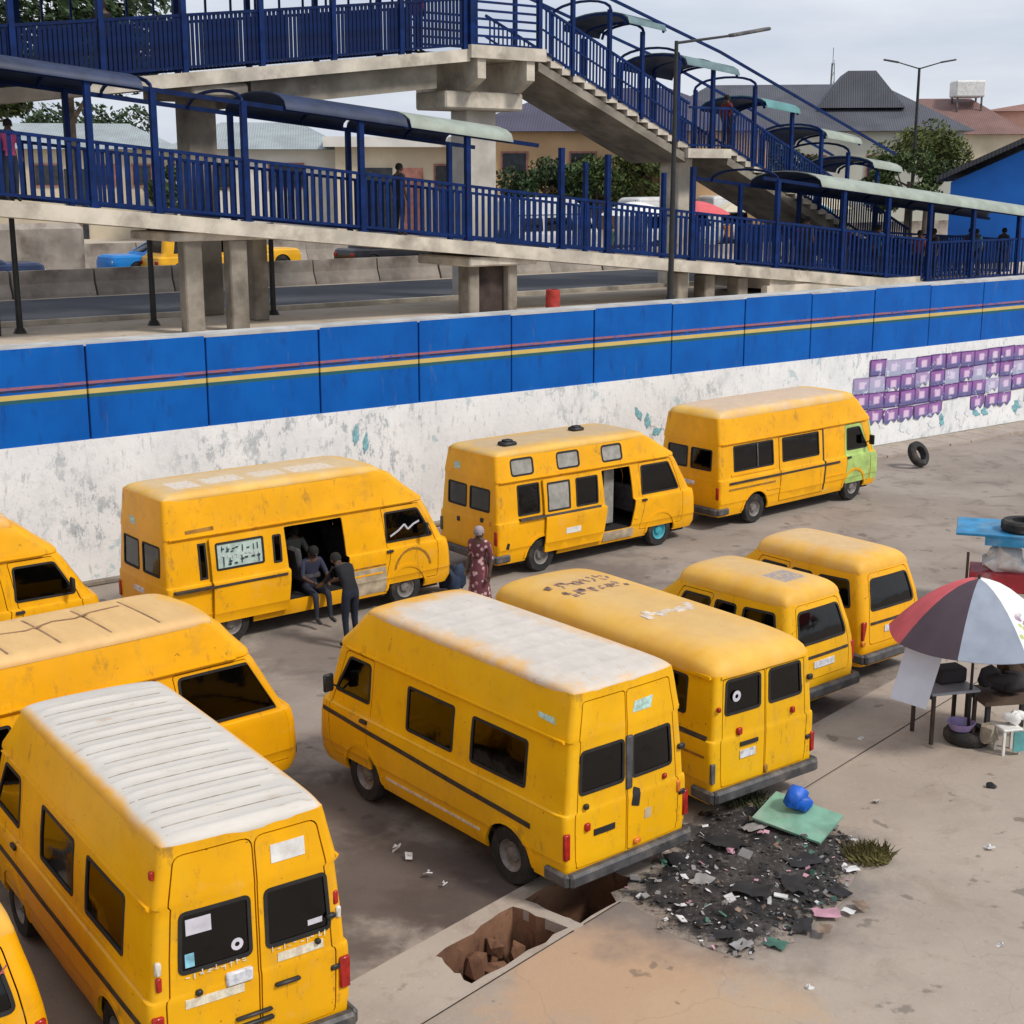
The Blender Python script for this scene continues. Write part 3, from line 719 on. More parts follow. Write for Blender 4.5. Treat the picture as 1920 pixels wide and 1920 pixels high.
for r_ in range(4):
    for c_ in range(17):
        if r_ == 3 and rr.random() < .15: continue
        if c_ < 1 and r_ == 0: continue
        z = 2.34 - r_ * .47 + (.0 if c_ > 1 else .05) - (.0 if r_ < 3 else .03)
        o = link('poster', PT if (r_ == 3 or rr.random() < .12) else PM, None, W(33.05 + c_ * .712 + rr.uniform(-.03, .03), .030 - rr.uniform(0, .022), z + rr.uniform(-.015, .015)), (0, rr.uniform(-.03, .03), TH))
        tag(o, 'purple and white poster pasted on the white wall in a grid of copies', 'poster', 'purple posters on the white wall')
for k in range(22):
    s_ = rr.uniform(33, 44) if k < 16 else rr.uniform(21, 27); z_ = rr.uniform(.35, .85) if s_ > 32 else rr.uniform(.9, 1.9)
    o = link('paper_scrap', PS[k % 2], None, W(s_, .032, z_), (0, rr.uniform(-.6, .6), TH)); o.scale = (rr.uniform(.4, .8), 1, rr.uniform(.4, .8))
    tag(o, ('torn teal paper scrap left on the white wall', 'torn white paper scrap left on the white wall')[k % 2], 'paper', ('teal paper scraps on the wall', 'white paper scraps on the wall')[k % 2])

SMEAR = []
for k, (s_, z_) in enumerate(((16.1, 2.3), (16.35, 2.1), (24.4, 1.95), (24.7, 1.75), (18.6, .95), (18.8, 1.25))):
    o = link('paper_scrap', PS[0], None, W(s_, .031, z_), (0, rr.uniform(-.6, .6), TH)); o.scale = (rr.uniform(.25, .5), 1, rr.uniform(.6, 1.1))
    tag(o, 'teal paint-like paper scrap on the bare white wall above the minibuses', 'paper', 'teal scraps above the minibuses')
# --- upper level: earth, road, far carriageway
up = [tuple(W(-60, .62).xy), tuple(W(400, .62).xy), tuple(W(700, 900).xy), tuple(W(-500, 900).xy)]
tag(sheet('terrain', up, [], ZU, M_upper), kind='structure')
def strip_sheet(name, o0, o1, z, m, s0=-40, s1=300):
    b = MB(); b.add([W(s0, o0, z), W(s1, o0, z), W(s1, o1, z), W(s0, o1, z)], [(0, 1, 2, 3)]); return tag(b.obj(name, m), kind='structure')
strip_sheet('highway', 8.2, 15.4, ZU + .006, M_road); strip_sheet('highway', 18.0, 27.0, ZU + .006, M_road)
b = MB(); b.add([W(-40, 8.15, ZU - .02), W(300, 8.15, ZU - .02), W(300, 8.15, ZU + .12), W(-40, 8.15, ZU + .12), W(-40, 7.95, ZU + .12), W(300, 7.95, ZU + .12), W(300, 7.95, ZU - .02), W(-40, 7.95, ZU - .02)], [(0, 1, 2, 3), (3, 2, 5, 4), (4, 5, 6, 7)])
tag(b.obj('kerb', M_conc), kind='structure')
# median: concrete barrier blocks
M_bar = plain('weathered_barrier', (.31, .27, .23), .9, .25, 1.2, 0, .2, .3, .03, dirt=((.12, .09, .075), .85))
prof = [(-.30, 0), (.30, 0), (.28, .10), (.14, .42), (.11, .80), (-.11, .80), (-.14, .42), (-.28, .10)]
def barrier(L_):
    b = MB(); n = len(prof); b.add([(x, y, z) for x in (-L_ / 2, L_ / 2) for y, z in prof], [tuple(range(n)), tuple(range(2 * n - 1, n - 1, -1))] + [(i, n + i, n + (i + 1) % n, (i + 1) % n) for i in range(n)]); return b.mesh('barrier_block', M_bar)
BB = barrier(2.45)
for k in range(30):
    o = link('barrier_block', BB, None, W(8 + k * 2.52, 16.1 + rr.uniform(-.05, .05), ZU), (0, 0, TH + rr.uniform(-.015, .015)))
    tag(o, 'concrete barrier block in the near row along the highway median', 'barrier', 'near row of median blocks')
for k in range(26):
    o = link('barrier_block', BB, None, W(12 + k * 2.52, 28.0 + rr.uniform(-.05, .05), ZU), (0, 0, TH + rr.uniform(-.015, .015))); o.scale = (1, 1, 1.25)
    tag(o, 'taller concrete barrier block on the far side of the highway', 'barrier', 'far row of highway blocks')
b = MB(); b.box((0, 0, .95), (3.6, .6, 1.9), ch=.2); o = b.obj('concrete_slab', M_bar, None, None, W(18.2, 24.8, ZU + 0), (0, 0, TH)); tag(o, 'large rounded concrete slab standing on the far carriageway', 'slab')
# ---------------------------------------------------------------- footbridge: lower ramp, upper ramp, stairs
M_navy = plain('navy_steel', (.002, .013, .066), .6, .3, 3, 0, .15, .15, .01, dirt=((.012, .014, .035), .5))
M_navy2 = plain('navy_steel_light', (.003, .019, .098), .6, .3, 3, 0, .15, .15, .01, dirt=((.012, .014, .035), .5))
M_sheet = plain('pale_green_roofing', (.30, .34, .29), .6, .14, 2, 0, .4, .2, .02, dirt=((.22, .22, .17), .5))
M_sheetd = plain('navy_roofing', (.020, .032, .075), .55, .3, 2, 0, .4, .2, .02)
M_tealg = plain('blue_grey_roofing', (.13, .20, .21), .6, .2, 2, 0, .3, .2, .02)
M_teal = plain('teal_roofing', (.10, .26, .26), .55, .2, 2, 0, .4, .2, .02)
def zl(s): return 7.30 - (s - 10.04) * .0955
def zu(s): return 9.66 + (s - 11.24) * .116
def slope_slab(b, s0, s1, o0, o1, zf, th, n=1):
    for i in range(n):
        a, c = s0 + (s1 - s0) * i / n, s0 + (s1 - s0) * (i + 1) / n
        b.add([(a, o0, zf(a) - th), (c, o0, zf(c) - th), (c, o1, zf(c) - th), (a, o1, zf(a) - th), (a, o0, zf(a)), (c, o0, zf(c)), (c, o1, zf(c)), (a, o1, zf(a))],
              [(0, 3, 2, 1), (4, 5, 6, 7), (0, 1, 5, 4), (2, 3, 7, 6), (1, 2, 6, 5), (3, 0, 4, 7)])
def vault(s0, s1, o0, o1, zf, rise, th=.03, n=10, ov=.12):
    """barrel-vault roof sheet"""
    b = MB(); m = 4; V = []
    for k in range(m + 1):
        s_ = s0 + (s1 - s0) * k / m
        for i in range(n + 1):
            t = math.pi * i / n; o = (o0 + o1) / 2 - math.cos(t) * ((o1 - o0) / 2 + ov); z = zf(s_) + math.sin(t) ** .8 * rise - .02
            V.append((s_, o, z))
    V2 = [(a, o, z - th) for a, o, z in V]; q = n + 1; F = []; UN = []
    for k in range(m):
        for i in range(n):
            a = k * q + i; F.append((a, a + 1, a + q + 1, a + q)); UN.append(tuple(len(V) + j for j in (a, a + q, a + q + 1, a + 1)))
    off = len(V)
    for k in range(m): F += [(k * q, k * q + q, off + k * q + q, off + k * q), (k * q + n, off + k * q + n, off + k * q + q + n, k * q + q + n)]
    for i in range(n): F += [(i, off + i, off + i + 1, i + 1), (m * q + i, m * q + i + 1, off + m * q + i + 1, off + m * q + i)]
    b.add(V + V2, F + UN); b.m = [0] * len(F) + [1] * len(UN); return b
def rib_arch(s_, o0, o1, z, rise, r=.035):
    b = MB(); P_ = [(s_, (o0 + o1) / 2 - math.cos(math.pi * i / 10) * (o1 - o0) / 2, z + math.sin(math.pi * i / 10) ** .8 * rise - .07) for i in range(11)]
    for p, q in zip(P_, P_[1:]): b.bar(p, q, .05, .07)
    return b
BAL = {}
def bal_mesh(h, w=.055, m=None, t=.02):
    k = (round(h, 3), w, m.name)
    if k not in BAL:
        b = MB(); b.box((0, 0, h / 2), (w, t, h)); BAL[k] = b.mesh('baluster', m)
    return BAL[k]
def railing(fr, s0, s1, o, zf, h, step, single, posts=(), w=.055, mat=None, low=.08):
    mat = mat or M_navy2
    b = MB()
    for hh, tt in ((h, .07), (low + .04, .06)): b.bar((s0, o, zf(s0) + hh), (s1, o, zf(s1) + hh), .06, tt)
    r = fr.obj(b, 'railing', mat)
    n = int((s1 - s0) / step); me = bal_mesh(h - low - .04, w, mat)
    if single:
        for i in range(1, n):
            s_ = s0 + (s1 - s0) * i / n; fr.inst('baluster', me, (s_, o, zf(s_) + low + .03), r)
    else:
        b = MB()
        for i in range(1, n):
            s_ = s0 + (s1 - s0) * i / n; b.box((s_, o, zf(s_) + (h + low) / 2), (w, .02, h - low - .02))
        tag(fr.obj(b, 'baluster_row', mat, parent=r), kind='stuff')
    return r
# --- lower ramp
fr = Frame('footbridge_ramp', 22, 4.9, ZU, 'long sloping lower ramp with navy railings and canopy just behind the blue wall', 'ramp')
b = MB(); slope_slab(b, .5, 41.6, 3.75, 6.25, lambda s: zl(s) - .02, .22, 1); fr.obj(b, 'deck', M_conc)
b = MB(); slope_slab(b, .5, 41.6, 3.50, 3.76, zl, .33, 1); fr.obj(b, 'edge_beam', M_conc)
b = MB(); slope_slab(b, .5, 41.6, 6.24, 6.50, zl, .33, 1); fr.obj(b, 'edge_beam', M_conc)
railing(fr, 6.0, 40.5, 3.60, zl, 1.36, .205, True, w=.085)
railing(fr, 40.6, 47.5, 3.60, lambda s: ZU, 1.36, .205, True, w=.085)
railing(fr, 40.6, 47.5, 6.38, lambda s: ZU, 1.36, .15, False, w=.075)
railing(fr, 33.0, 47.5, 5.0, lambda s: max(ZU, zl(s)), 1.25, .12, False, w=.075)
railing(fr, 6.0, 40.5, 6.38, zl, 1.36, .205, False, w=.085)
eave = lambda s: zl(s) + 2.62
near_posts = [6.8, 9.4, 12.0, 13.44, 15.58, 18.63, 21.74, 24.79, 26.41, 29.62, 33.17, 36.2, 38.4, 40.6, 43.0, 45.7]
for s_ in near_posts:
    b = MB(); zb_ = max(ZU, zl(s_) - .2) if s_ < 41.6 else ZU; b.box((s_, 3.60, (zb_ + eave(s_)) / 2), (.13, .13, eave(s_) - zb_)); b.box((s_, 3.60, max(ZU + .02, zl(s_) + .02)), (.26, .16, .04)); fr.obj(b, 'post', M_navy2)
for s_ in [7.6, 10.6, 12.6, 16.67, 19.98, 23.15, 28.0, 31.13, 34.5, 37.3, 39.5, 42.0, 44.5, 47.0]:
    b = MB(); zb_ = max(ZU, zl(s_) - .2) if s_ < 41.6 else ZU; b.box((s_, 6.38, (zb_ + eave(s_)) / 2), (.12, .12, eave(s_) - zb_)); fr.obj(b, 'post', M_navy2)
for o_ in (3.60, 6.38):
    b = MB(); b.bar((6.5, o_, eave(6.5) - .03), (24.0, o_, eave(24.0) - .03), .07, .10); fr.obj(b, 'eave_beam', M_navy)
    b = MB(); b.bar((32.5, o_, eave(32.5) - .03), (48, o_, eave(48) - .03), .07, .10); fr.obj(b, 'eave_beam', M_navy)
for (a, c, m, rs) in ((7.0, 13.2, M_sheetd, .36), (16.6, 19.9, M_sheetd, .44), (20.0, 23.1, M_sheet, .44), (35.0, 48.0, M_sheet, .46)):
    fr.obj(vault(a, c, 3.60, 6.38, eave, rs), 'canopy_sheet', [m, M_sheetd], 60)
for s_ in near_posts:
    if s_ < 24.5 or s_ > 32: fr.obj(rib_arch(s_, 3.60, 6.38, eave(s_), .36), 'canopy_rib', M_navy)
# columns and crossheads
def column(fr_, s_, o_, z0, z1, w, d, mat, name='column'):
    b = MB(); b.box((s_, o_, (z0 + z1) / 2), (w, d, z1 - z0), ch=.03); fr_.obj(b, name, mat)
for s_, o_ in ((14.30, 3.95), (15.42, 3.95)): column(fr, s_, o_, ZU, zl(s_) - .42, .44, .36, M_concd)
column(fr, 17.0, 5.9, ZU, zl(17) - .3, .4, .36, M_concd)
b = MB(); b.box((15.2, 4.8, zl(15.2) - .345), (2.9, 2.2, .20), ch=.03); fr.obj(b, 'crosshead', M_conc)
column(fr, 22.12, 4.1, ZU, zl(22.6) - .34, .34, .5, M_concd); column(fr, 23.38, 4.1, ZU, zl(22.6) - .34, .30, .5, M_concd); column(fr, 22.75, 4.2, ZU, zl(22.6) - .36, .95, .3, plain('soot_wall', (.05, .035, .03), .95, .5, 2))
b = MB(); b.box((22.9, 4.8, zl(22.7) - .44), (2.2, 2.4, .24), ch=.04); fr.obj(b, 'crosshead', M_conc)
for s_ in (29.6, 30.7, 32.1): column(fr, s_, 4.1, ZU, zl(s_) - .34, .42, .5, M_concd)
b = MB(); slope_slab(b, 33.0, 41.5, 3.62, 6.4, lambda s: zl(s) - .34, max(.05, .3)); b.box((36.5, 3.66, ZU + .14), (7.4, .24, .28)); fr.obj(b, 'ramp_base', M_conc)
# --- upper ramp and landing
fu = Frame('footbridge', 20, 8, ZU, 'upper footbridge ramp with dense navy railing rising to a square landing', 'footbridge')
b = MB(); slope_slab(b, .5, 24.0, 6.85, 9.35, lambda s: zu(s) - .02, .20); fu.obj(b, 'deck', M_conc)
b = MB(); slope_slab(b, .5, 24.0, 6.55, 6.86, zu, .32); fu.obj(b, 'edge_beam', M_conc)
b = MB(); slope_slab(b, .5, 24.0, 9.34, 9.64, zu, .32); fu.obj(b, 'edge_beam', M_conc)
b = MB(); slope_slab(b, 17.6, 23.2, 7.0, 7.35, lambda s: zu(s) - .32, .62); fu.obj(b, 'girder', M_concd)
b = MB(); slope_slab(b, 17.6, 23.2, 8.85, 9.2, lambda s: zu(s) - .32, .62); fu.obj(b, 'girder', M_concd)
ZL = zu(24.0)
b = MB(); b.box((25.25, 8.1, ZL - .10), (2.5, 3.3, .22)); b.box((25.25, 6.5, ZL - .06), (2.6, .16, .34)); fu.obj(b, 'landing', M_conc)
for s_ in (24.35, 26.05):
    b = MB(); b.add([(s_ - .14, 6.50, ZL - .22), (s_ + .14, 6.50, ZL - .22), (s_ + .14, 6.50, ZL - .75), (s_ - .14, 6.50, ZL - .75), (s_ - .14, 9.5, ZL - .22), (s_ + .14, 9.5, ZL - .22), (s_ + .14, 9.5, ZL - 1.05), (s_ - .14, 9.5, ZL - 1.05), (s_ - .14, 7.1, ZL - 1.05), (s_ + .14, 7.1, ZL - 1.05)],
                   [(0, 3, 2, 1), (4, 5, 6, 7), (0, 1, 5, 4), (0, 4, 7, 8, 3), (1, 2, 9, 6, 5), (3, 8, 9, 2), (8, 7, 6, 9)]); fu.obj(b, 'corbel', M_conc)
b = MB(); b.box((24.95, 7.9, ZL - 1.30), (2.7, 1.5, .48), ch=.05); fu.obj(b, 'crosshead', M_conc)
column(fu, 25.3, 8.2, ZU, ZL - 1.52, 1.05, .8, plain('painted_column', (.50, .47, .42), .85, .15, 1.2, dirt=((.33, .27, .22), .5)))
column(fu, 16.6, 8.1, ZU, zu(16.6) - .50, .78, .7, M_concd)
b = MB(); b.box((16.6, 8.1, zu(16.6) - .46), (1.5, 2.9, .34), ch=.05); fu.obj(b, 'crosshead', M_concd)
column(fu, 4.0, 8.1, ZU, zu(4.0) - .22, .9, 1.1, M_conc); column(fr, 4.0, 4.9, ZU, zl(4.0) - .34, .7, 1.1, M_conc)
b = MB(); b.box((-.9, 6.55, zl(.5) - .1), (2.9, 6.2, .3)); fu.obj(b, 'turning_landing', M_conc); column(fu, -1.0, 6.5, ZU, zl(.5) - .24, .8, 1.2, M_conc)
railing(fu, 6.0, 24.0, 6.66, zu, 1.30, .115, True, w=.085, mat=M_navy)
railing(fu, 6.0, 24.0, 9.52, zu, 1.30, .115, False, w=.085, mat=M_navy)
for s_, o_ in [(7.5 + 2.05 * k, 6.66) for k in range(9)] + [(6.6 + 2.05 * k, 9.52) for k in range(9)] + [(24.05, 6.56), (26.4, 6.56), (24.05, 9.6), (26.4, 9.6)]:
    z0 = zu(min(s_, 24.0)); b = MB(); b.box((s_, o_, z0 + 1.30), (.13, .13, 2.72)); fu.obj(b, 'post', M_navy2)
for k in range(24):
    s_ = 6.9 + .72 * k; b = MB(); b.box((s_, 9.52, zu(s_) + 2.0), (.05, .05, 1.4)); fu.obj(b, 'mullion', M_navy2)
for o_ in (6.66, 9.52):
    b = MB(); b.bar((6.2, o_, zu(6.2) + 2.68), (26.4, o_, zu(24) + 2.75), .08, .12); fu.obj(b, 'eave_beam', M_navy)
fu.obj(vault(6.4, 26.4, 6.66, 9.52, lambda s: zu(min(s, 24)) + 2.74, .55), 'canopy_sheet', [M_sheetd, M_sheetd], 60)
for k in range(6):
    for o_ in (6.56, 9.60): b = MB(); b.box((25.2, o_, ZL + .14 + k * .22), (2.3, .05, .06)); fu.obj(b, 'landing_rail', M_navy2)
# --- stairs
fs_ = Frame('footbridge_stairs', 35, 8, ZU, 'covered staircase with navy railings descending in two flights from the landing', 'stairs')
def zs1(s): return ZL - (s - 26.5) * .418
def zs2(s): return 8.62 - (s - 34.2) * .425
def stair(s0, s1, zf, n):
    for i in range(n):
        a, c = s0 + (s1 - s0) * i / n, s0 + (s1 - s0) * (i + 1) / n; z = zf(a)
        b = MB(); b.box(((a + c) / 2, 8.0, z - .09), (c - a + .03, 2.66, .18)); fs_.obj(b, 'step', M_conc)
    b = MB(); slope_slab(b, s0, s1, 6.72, 9.3, lambda s: zf(s) - .20, .26); fs_.obj(b, 'stair_slab', M_concd)
stair(26.5, 32.4, zs1, 14); stair(34.2, 44.3, zs2, 25)
b = MB(); b.box((33.3, 8.0, 8.62 - .12), (1.9, 2.8, .28)); fs_.obj(b, 'landing', M_conc)
column(fs_, 33.2, 8.0, ZU, 8.36, .6, .9, M_conc)
railing(fs_, 26.6, 32.4, 6.66, zs1, 1.30, .125, True, w=.062); railing(fs_, 26.6, 32.4, 9.34, zs1, 1.30, .16, False, w=.05)
railing(fs_, 34.2, 43.5, 6.66, zs2, 1.30, .125, True, w=.062); railing(fs_, 34.2, 43.5, 9.34, zs2, 1.30, .16, False, w=.05)
railing(fs_, 32.4, 34.2, 6.66, lambda s: 8.62, 1.25, .16, True, w=.05)
b = MB()
for o_ in (6.66, 9.34): b.bar((26.6, o_, zs1(26.6) + .70), (32.4, o_, zs1(32.4) + .70), .04, .05)
fs_.obj(b, 'mid_rail', M_navy2)
def zst(s): return zs1(s) if s < 32.4 else (8.62 if s < 34.2 else zs2(s))
for k, s_ in enumerate((27.7, 29.1, 30.4, 31.9, 33.4, 35.3, 37.1, 38.6, 40.0, 41.6)):
    for o_ in (6.66, 9.34):
        b = MB(); b.box((s_, o_, zst(s_) + 1.2), (.11, .11, 2.5)); fs_.obj(b, 'post', M_navy2)
    fs_.obj(rib_arch(s_, 6.60, 9.40, zst(s_) + 2.45, .40), 'canopy_rib', M_navy2)
for a, c, zz, m in ((29.7, 31.2, 12.20, M_tealg), (32.1, 34.4, 11.15, M_tealg), (35.7, 37.3, 10.0, M_teal), (38.7, 40.5, 9.10, M_sheet), (41.2, 42.8, 8.15, M_sheet)):
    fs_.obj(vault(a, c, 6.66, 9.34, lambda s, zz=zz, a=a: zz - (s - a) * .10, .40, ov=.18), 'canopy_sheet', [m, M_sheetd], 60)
    for s_ in (a, c): fs_.obj(rib_arch(s_, 6.60, 9.40, zz - (s_ - a) * .1, .38), 'canopy_rib', M_navy2)
for o_ in (6.60, 9.40):
    b = MB(); b.bar((27.0, o_, 13.35), (33.6, o_, 11.55), .06, .08); b.bar((33.6, o_, 11.55), (42.5, o_, 8.55), .06, .08); fs_.obj(b, 'eave_beam', M_navy2)

# ---------------------------------------------------------------- street lamps and short black poles
def lamp_post(name, label, s_, o_, z0, h, arm, rot, double=False, r=.07):
    o = empty(name, W(s_, o_, z0), TH + rot, label, 'street lamp')
    b = MB(); b.tube((0, 0, 0), (0, 0, h), r * 1.15, r * .7, 10); b.tube((0, 0, 0), (0, 0, .5), r * 1.6, r * 1.6, 10); b.obj('pole', MT['black'], o, 40)
    for sg in ((1, -1) if double else (1,)):
        b = MB(); b.tube((0, 0, h - .05), (sg * arm * .62, 0, h + .285), .035, .03); b.obj('arm', MT['black'], o)
        b = MB(); M_ = Matrix.Rotation(-sg * .17, 4, 'Y'); b.box((sg * arm * .80, 0, h + .28 + arm * .2 * .17), (arm * .44, .22, .09), M=M_, ch=.03); b.obj('lamp_head', MT['bumper'], o)
    return o
lamp_post('street_lamp', 'tall black street lamp with one long arm standing behind the blue wall', 26.1, .75, ZU, 6.75, 3.75, 0.12)
lamp_post('street_lamp', 'far double-armed street lamp in front of the grey-roofed house', 66.1, 23.7, ZU, 9.2, 1.9, -.66, True, .10)
for (x, y, h) in ((-11.16, 32.75, 2.6), (-8.57, 34.59, 2.6), (-6.16, 37.38, 2.3)):
    b = MB(); b.tube((0, 0, 0), (0, 0, h), .075, .06, 10); b.tube((0, 0, 0), (0, 0, .12), .16, .1, 10); b.box((0, 0, h), (.16, .16, .06)); o = b.obj('bollard_post', MT['black'], None, 40, (x, y, ZU))
    tag(o, 'slim black post standing at the roadside under the ramp', 'post', 'black posts along the road')
b = MB(); b.box((0, 0, .0), (1.1, .12, .62), ch=.03); b.box((0, 0, -1.9), (.1, .1, 3.2)); o = b.obj('signboard', MT['black'], None, 40, (-11.45, 32.2, ZU + 3.2)); o.rotation_euler = (0, 0, .2); tag(o, 'small dark signboard on a leg beneath the ramp', 'sign')

# ---------------------------------------------------------------- cars on the road
def car(name, label, s_, o_, paint, kind='sedan', rz=0, group='vehicles on the highway', cat='car'):
    root = empty(name, W(s_, o_, ZU + .006), TH + rz, label, cat, group)
    L, hw = 4.3, .84
    lo = Shell([(.24, hw - .06, .05, L - .06), (.40, hw, 0, L), (.62, hw, 0, L), (.80, hw - .03, .04, L - .05), (.86, hw - .10, .12, L - .15)], rr=.16, rf=.2, bow=.10)
    hs = [lo.uv(f, arch(wx, .36, .31, .24)) for f in 'LR' for wx in (.8, 3.45)]
    lo.obj('body', [(0, .24), (4, .24), (4, .86), (0, .86)], hs, [paint, MT['under']], root)
    deck = MB(); deck.prism([(.13, -.70), (.13, .70), (L - .2, .68), (L - .05, .4), (L - .05, -.4), (L - .2, -.68)], .80, .862); deck.obj('deck', paint, root)
    top = 1.40 if kind == 'sedan' else 1.75
    ka = (.55, 3.2, 1.0, 2.35) if kind == 'sedan' else (.15, 3.5, .35, 2.75)
    up_ = Shell([(.855, hw - .09, ka[0], ka[1]), (.95, hw - .10, ka[0] + .08, ka[1] - .14), (top - .05, hw - .24, ka[2], ka[3]), (top, hw - .30, ka[2] + .08, ka[3] - .08)], rr=.12, rf=.14, bow=.05)
    wp = {}
    for f in 'LR':
        for n_, (a, c) in enumerate(((ka[0] + .42, (ka[0] + ka[1]) / 2 - .08), ((ka[0] + ka[1]) / 2 + .02, ka[1] - .48))):
            t0 = a + (.15 if n_ == 0 else 0); t1 = c - (.28 if n_ == 1 else 0)
            wp[(f, n_)] = [(a, .95), (c, .95), (t1, top - .10), (t0, top - .10)]
    wp[('F', 0)] = [(-.52, .95), (.52, .95), (.42, top - .09), (-.42, top - .09)]; wp[('B', 0)] = [(-.52, .97), (.52, .97), (.42, top - .09), (-.42, top - .09)]
    cab = up_.obj('cabin', [(0, .855), (4, .855), (4, top), (0, top)], [up_.uv(k[0], p) for k, p in wp.items()], [paint, MT['interior']], root)
    for k, p in wp.items(): up_.obj('window', up_.uv(k[0], offset_poly(p, .01)), [], MT['glass'], cab, off=-.006, th=.004)
    hwt, xr, xf = up_.ring(top); b = MB(); b.box(((xr + xf) / 2, 0, top - .012), (xf - xr - .06, 2 * hwt - .06, .05), ch=.02); b.obj('roof', paint, root, 40)
    b = MB(); b.box((L / 2, 0, .4), (L - .4, 1.3, .26)); b.obj('chassis', MT['under'], root)
    for wx in (.8, 3.45):
        for sg in (-1, 1): w = link('wheel', WHEEL, root, (wx, sg * (hw - .12), .31)); w.scale = (.94, .94, .94); link('rim', RIM, w)
    for sg in (-1, 1):
        b = MB(); b.box((L + .0, sg * .58, .62), (.06, .26, .13), ch=.02); b.obj('headlight', MT['white_lens'], root)
        b = MB(); b.box((.0, sg * .60, .64), (.06, .24, .13), ch=.02); b.obj('tail_light', MT['red_lens'], root)
    return root
P_blue = plain('car_bright_blue', (.01, .20, .58), .3, .1, 2); P_tax = plain('car_taxi_yellow', (.78, .40, .015), .35, .1, 2); P_dark = plain('car_black', (.016, .016, .02), .25, .2, 2)
P_white = plain('car_white', (.62, .62, .62), .35, .1, 2); P_dblue = plain('car_navy', (.02, .035, .09), .3, .2, 2); P_silver = plain('car_silver', (.40, .41, .42), .3, .1, 2, .4)
car('car', 'bright blue car on the far carriageway facing the concrete slab', 23.9, 21.9, P_blue, 'sedan', math.pi)
car('minivan', 'yellow taxi minivan behind the ramp columns on the highway', 20.55, 20.4, P_tax, 'van', 0, cat='minivan')
car('car', 'yellow taxi car with sloping bonnet beyond the ramp columns', 23.3, 23.2, P_tax, 'sedan', 0)
car('car', 'black car on the highway ahead of the yellow taxi', 28.6, 21.0, P_dark, 'sedan', 0)
car('car', 'black car farthest along the highway under the ramp', 33.6, 20.9, P_dark, 'sedan', 0)
car('car', 'dark navy car partly hidden behind the median blocks', 12.0, 19.3, P_dblue, 'sedan', 0)
car('minivan', 'white minivan parked beyond the highway near the trees', 46.0, 33.0, P_white, 'van', 0, cat='minivan')
car('car', 'silver car parked beyond the highway beside the white minivan', 51.5, 33.4, P_silver, 'sedan', 0)
car('minivan', 'white minivan with its tail to the market parasols', 60.0, 35.0, P_white, 'van', .3, cat='minivan')
car('car', 'white car parked beyond the highway under the stairs', 56.0, 31.5, P_white, 'sedan', .1)
b = MB(); b.lathe([(.001, 0), (.30, 0), (.31, .3), (.30, .32), (.31, .62), (.29, .88), (.27, .9), (.27, .86), (.001, .86)], 20); o = b.obj('oil_drum', plain('red_drum', (.36, .03, .02), .5, .2, 4, dirt=((.12, .05, .03), .5)), None, 40, W(23.95, 2.9, ZU)); o.scale = (.62, .62, .68); tag(o, 'red drum standing beside the sooty ramp pier', 'drum')
# ---------------------------------------------------------------- the parked minibuses
MT['grey_panel'] = plain('grey_board', (.30, .29, .26), .7, .2, 6)
MT['sign'] = plain('pale_green_sign', (.42, .53, .47), .55, .15, 9, dirt=((.25, .3, .3), .5))
MT['ink'] = plain('dark_ink', (.025, .04, .06), .6, .3)
MT['whitewash'] = plain('window_paint', (.55, .53, .58), .7, .2)
MT['strip'] = plain('rub_strip', (.045, .035, .025), .7, .35, 9)
MT['crease'] = plain('dirty_seam', (.30, .15, .02), .7, .3, 9)
MT['green_paint'] = plain('lime_green_paint', (.40, .56, .16), .5, .12, 5, dirt=((.22, .24, .10), .5))
MT['sky_sticker'] = plain('blue_sticker', (.22, .50, .62), .5, .3, 14)
MT['cream_tape'] = plain('cream_tape', (.68, .62, .48), .6, .2, 16, dirt=((.45, .28, .20), .7))
YA = yellow_paint('yellow_paint_worn', (1.0, .98, 1), .9)
YB = yellow_paint('yellow_paint_bright', (1.02, 1.06, 1.4), .75)
YC = yellow_paint('yellow_paint_rusty', (1.0, 1.07, 1.2), 1.1)
YD = yellow_paint('yellow_paint_deep', (1.02, .97, 1), .6)
YH = yellow_paint('yellow_paint_orange', (1.06, 1.0, 1.4), .7)

def rear_doors(hwt, split, z0=.50, z1=2.36, zw0=1.32, zw1=1.82, wl=(.10, .70), wr=(-.10, -.70), lean=.12, r=.08, sign=None, wr_r=.05):
    """pair of tall rear doors with a window each; y runs to the left"""
    b0, t0 = hwt, hwt - lean
    L_ = dict(face='B', name='rear_door', r=r, pts=[(split + .004, z0), (b0, z0), (t0, z1), (split + .004, z1)],
              win=[([(split + wl[0], zw0), (split + wl[1], zw0), (split + wl[1] - .03, zw1), (split + wl[0], zw1)], wr_r)])
    R_ = dict(face='B', name='rear_door', r=r, pts=[(split - .004, z0), (-b0, z0), (-t0, z1), (split - .004, z1)],
              win=[([(split + wr[0], zw0), (split + wr[1], zw0), (split + wr[1] + .03, zw1), (split + wr[0], zw1)], wr_r)])
    return [L_, R_]
def windscreen(hw, z0=1.24, z1=1.80): return ('F', [(-(hw - .24), z0), (hw - .24, z0), (hw - .33, z1), (-(hw - .33), z1)], .06)
def front_door(face, xa, xb, L, z0=.46, zb=1.30, zt=1.82, xt=None, win=True):
    """front door with a window whose front edge follows the windscreen pillar"""
    xt = xt if xt is not None else xb - .36
    d = dict(face=face, name='front_door', r=.05, pts=[(xa, z0), (xb, z0), (xb, 1.12), (xt + .04, 1.90), (xa, 1.90)], handle=[(xa + .12, 1.10, .14)])
    if win: d['win'] = [([(xa + .08, zb), (xb - .10, zb), (xt - .04, zt), (xa + .08, zt)], .05)]
    return d
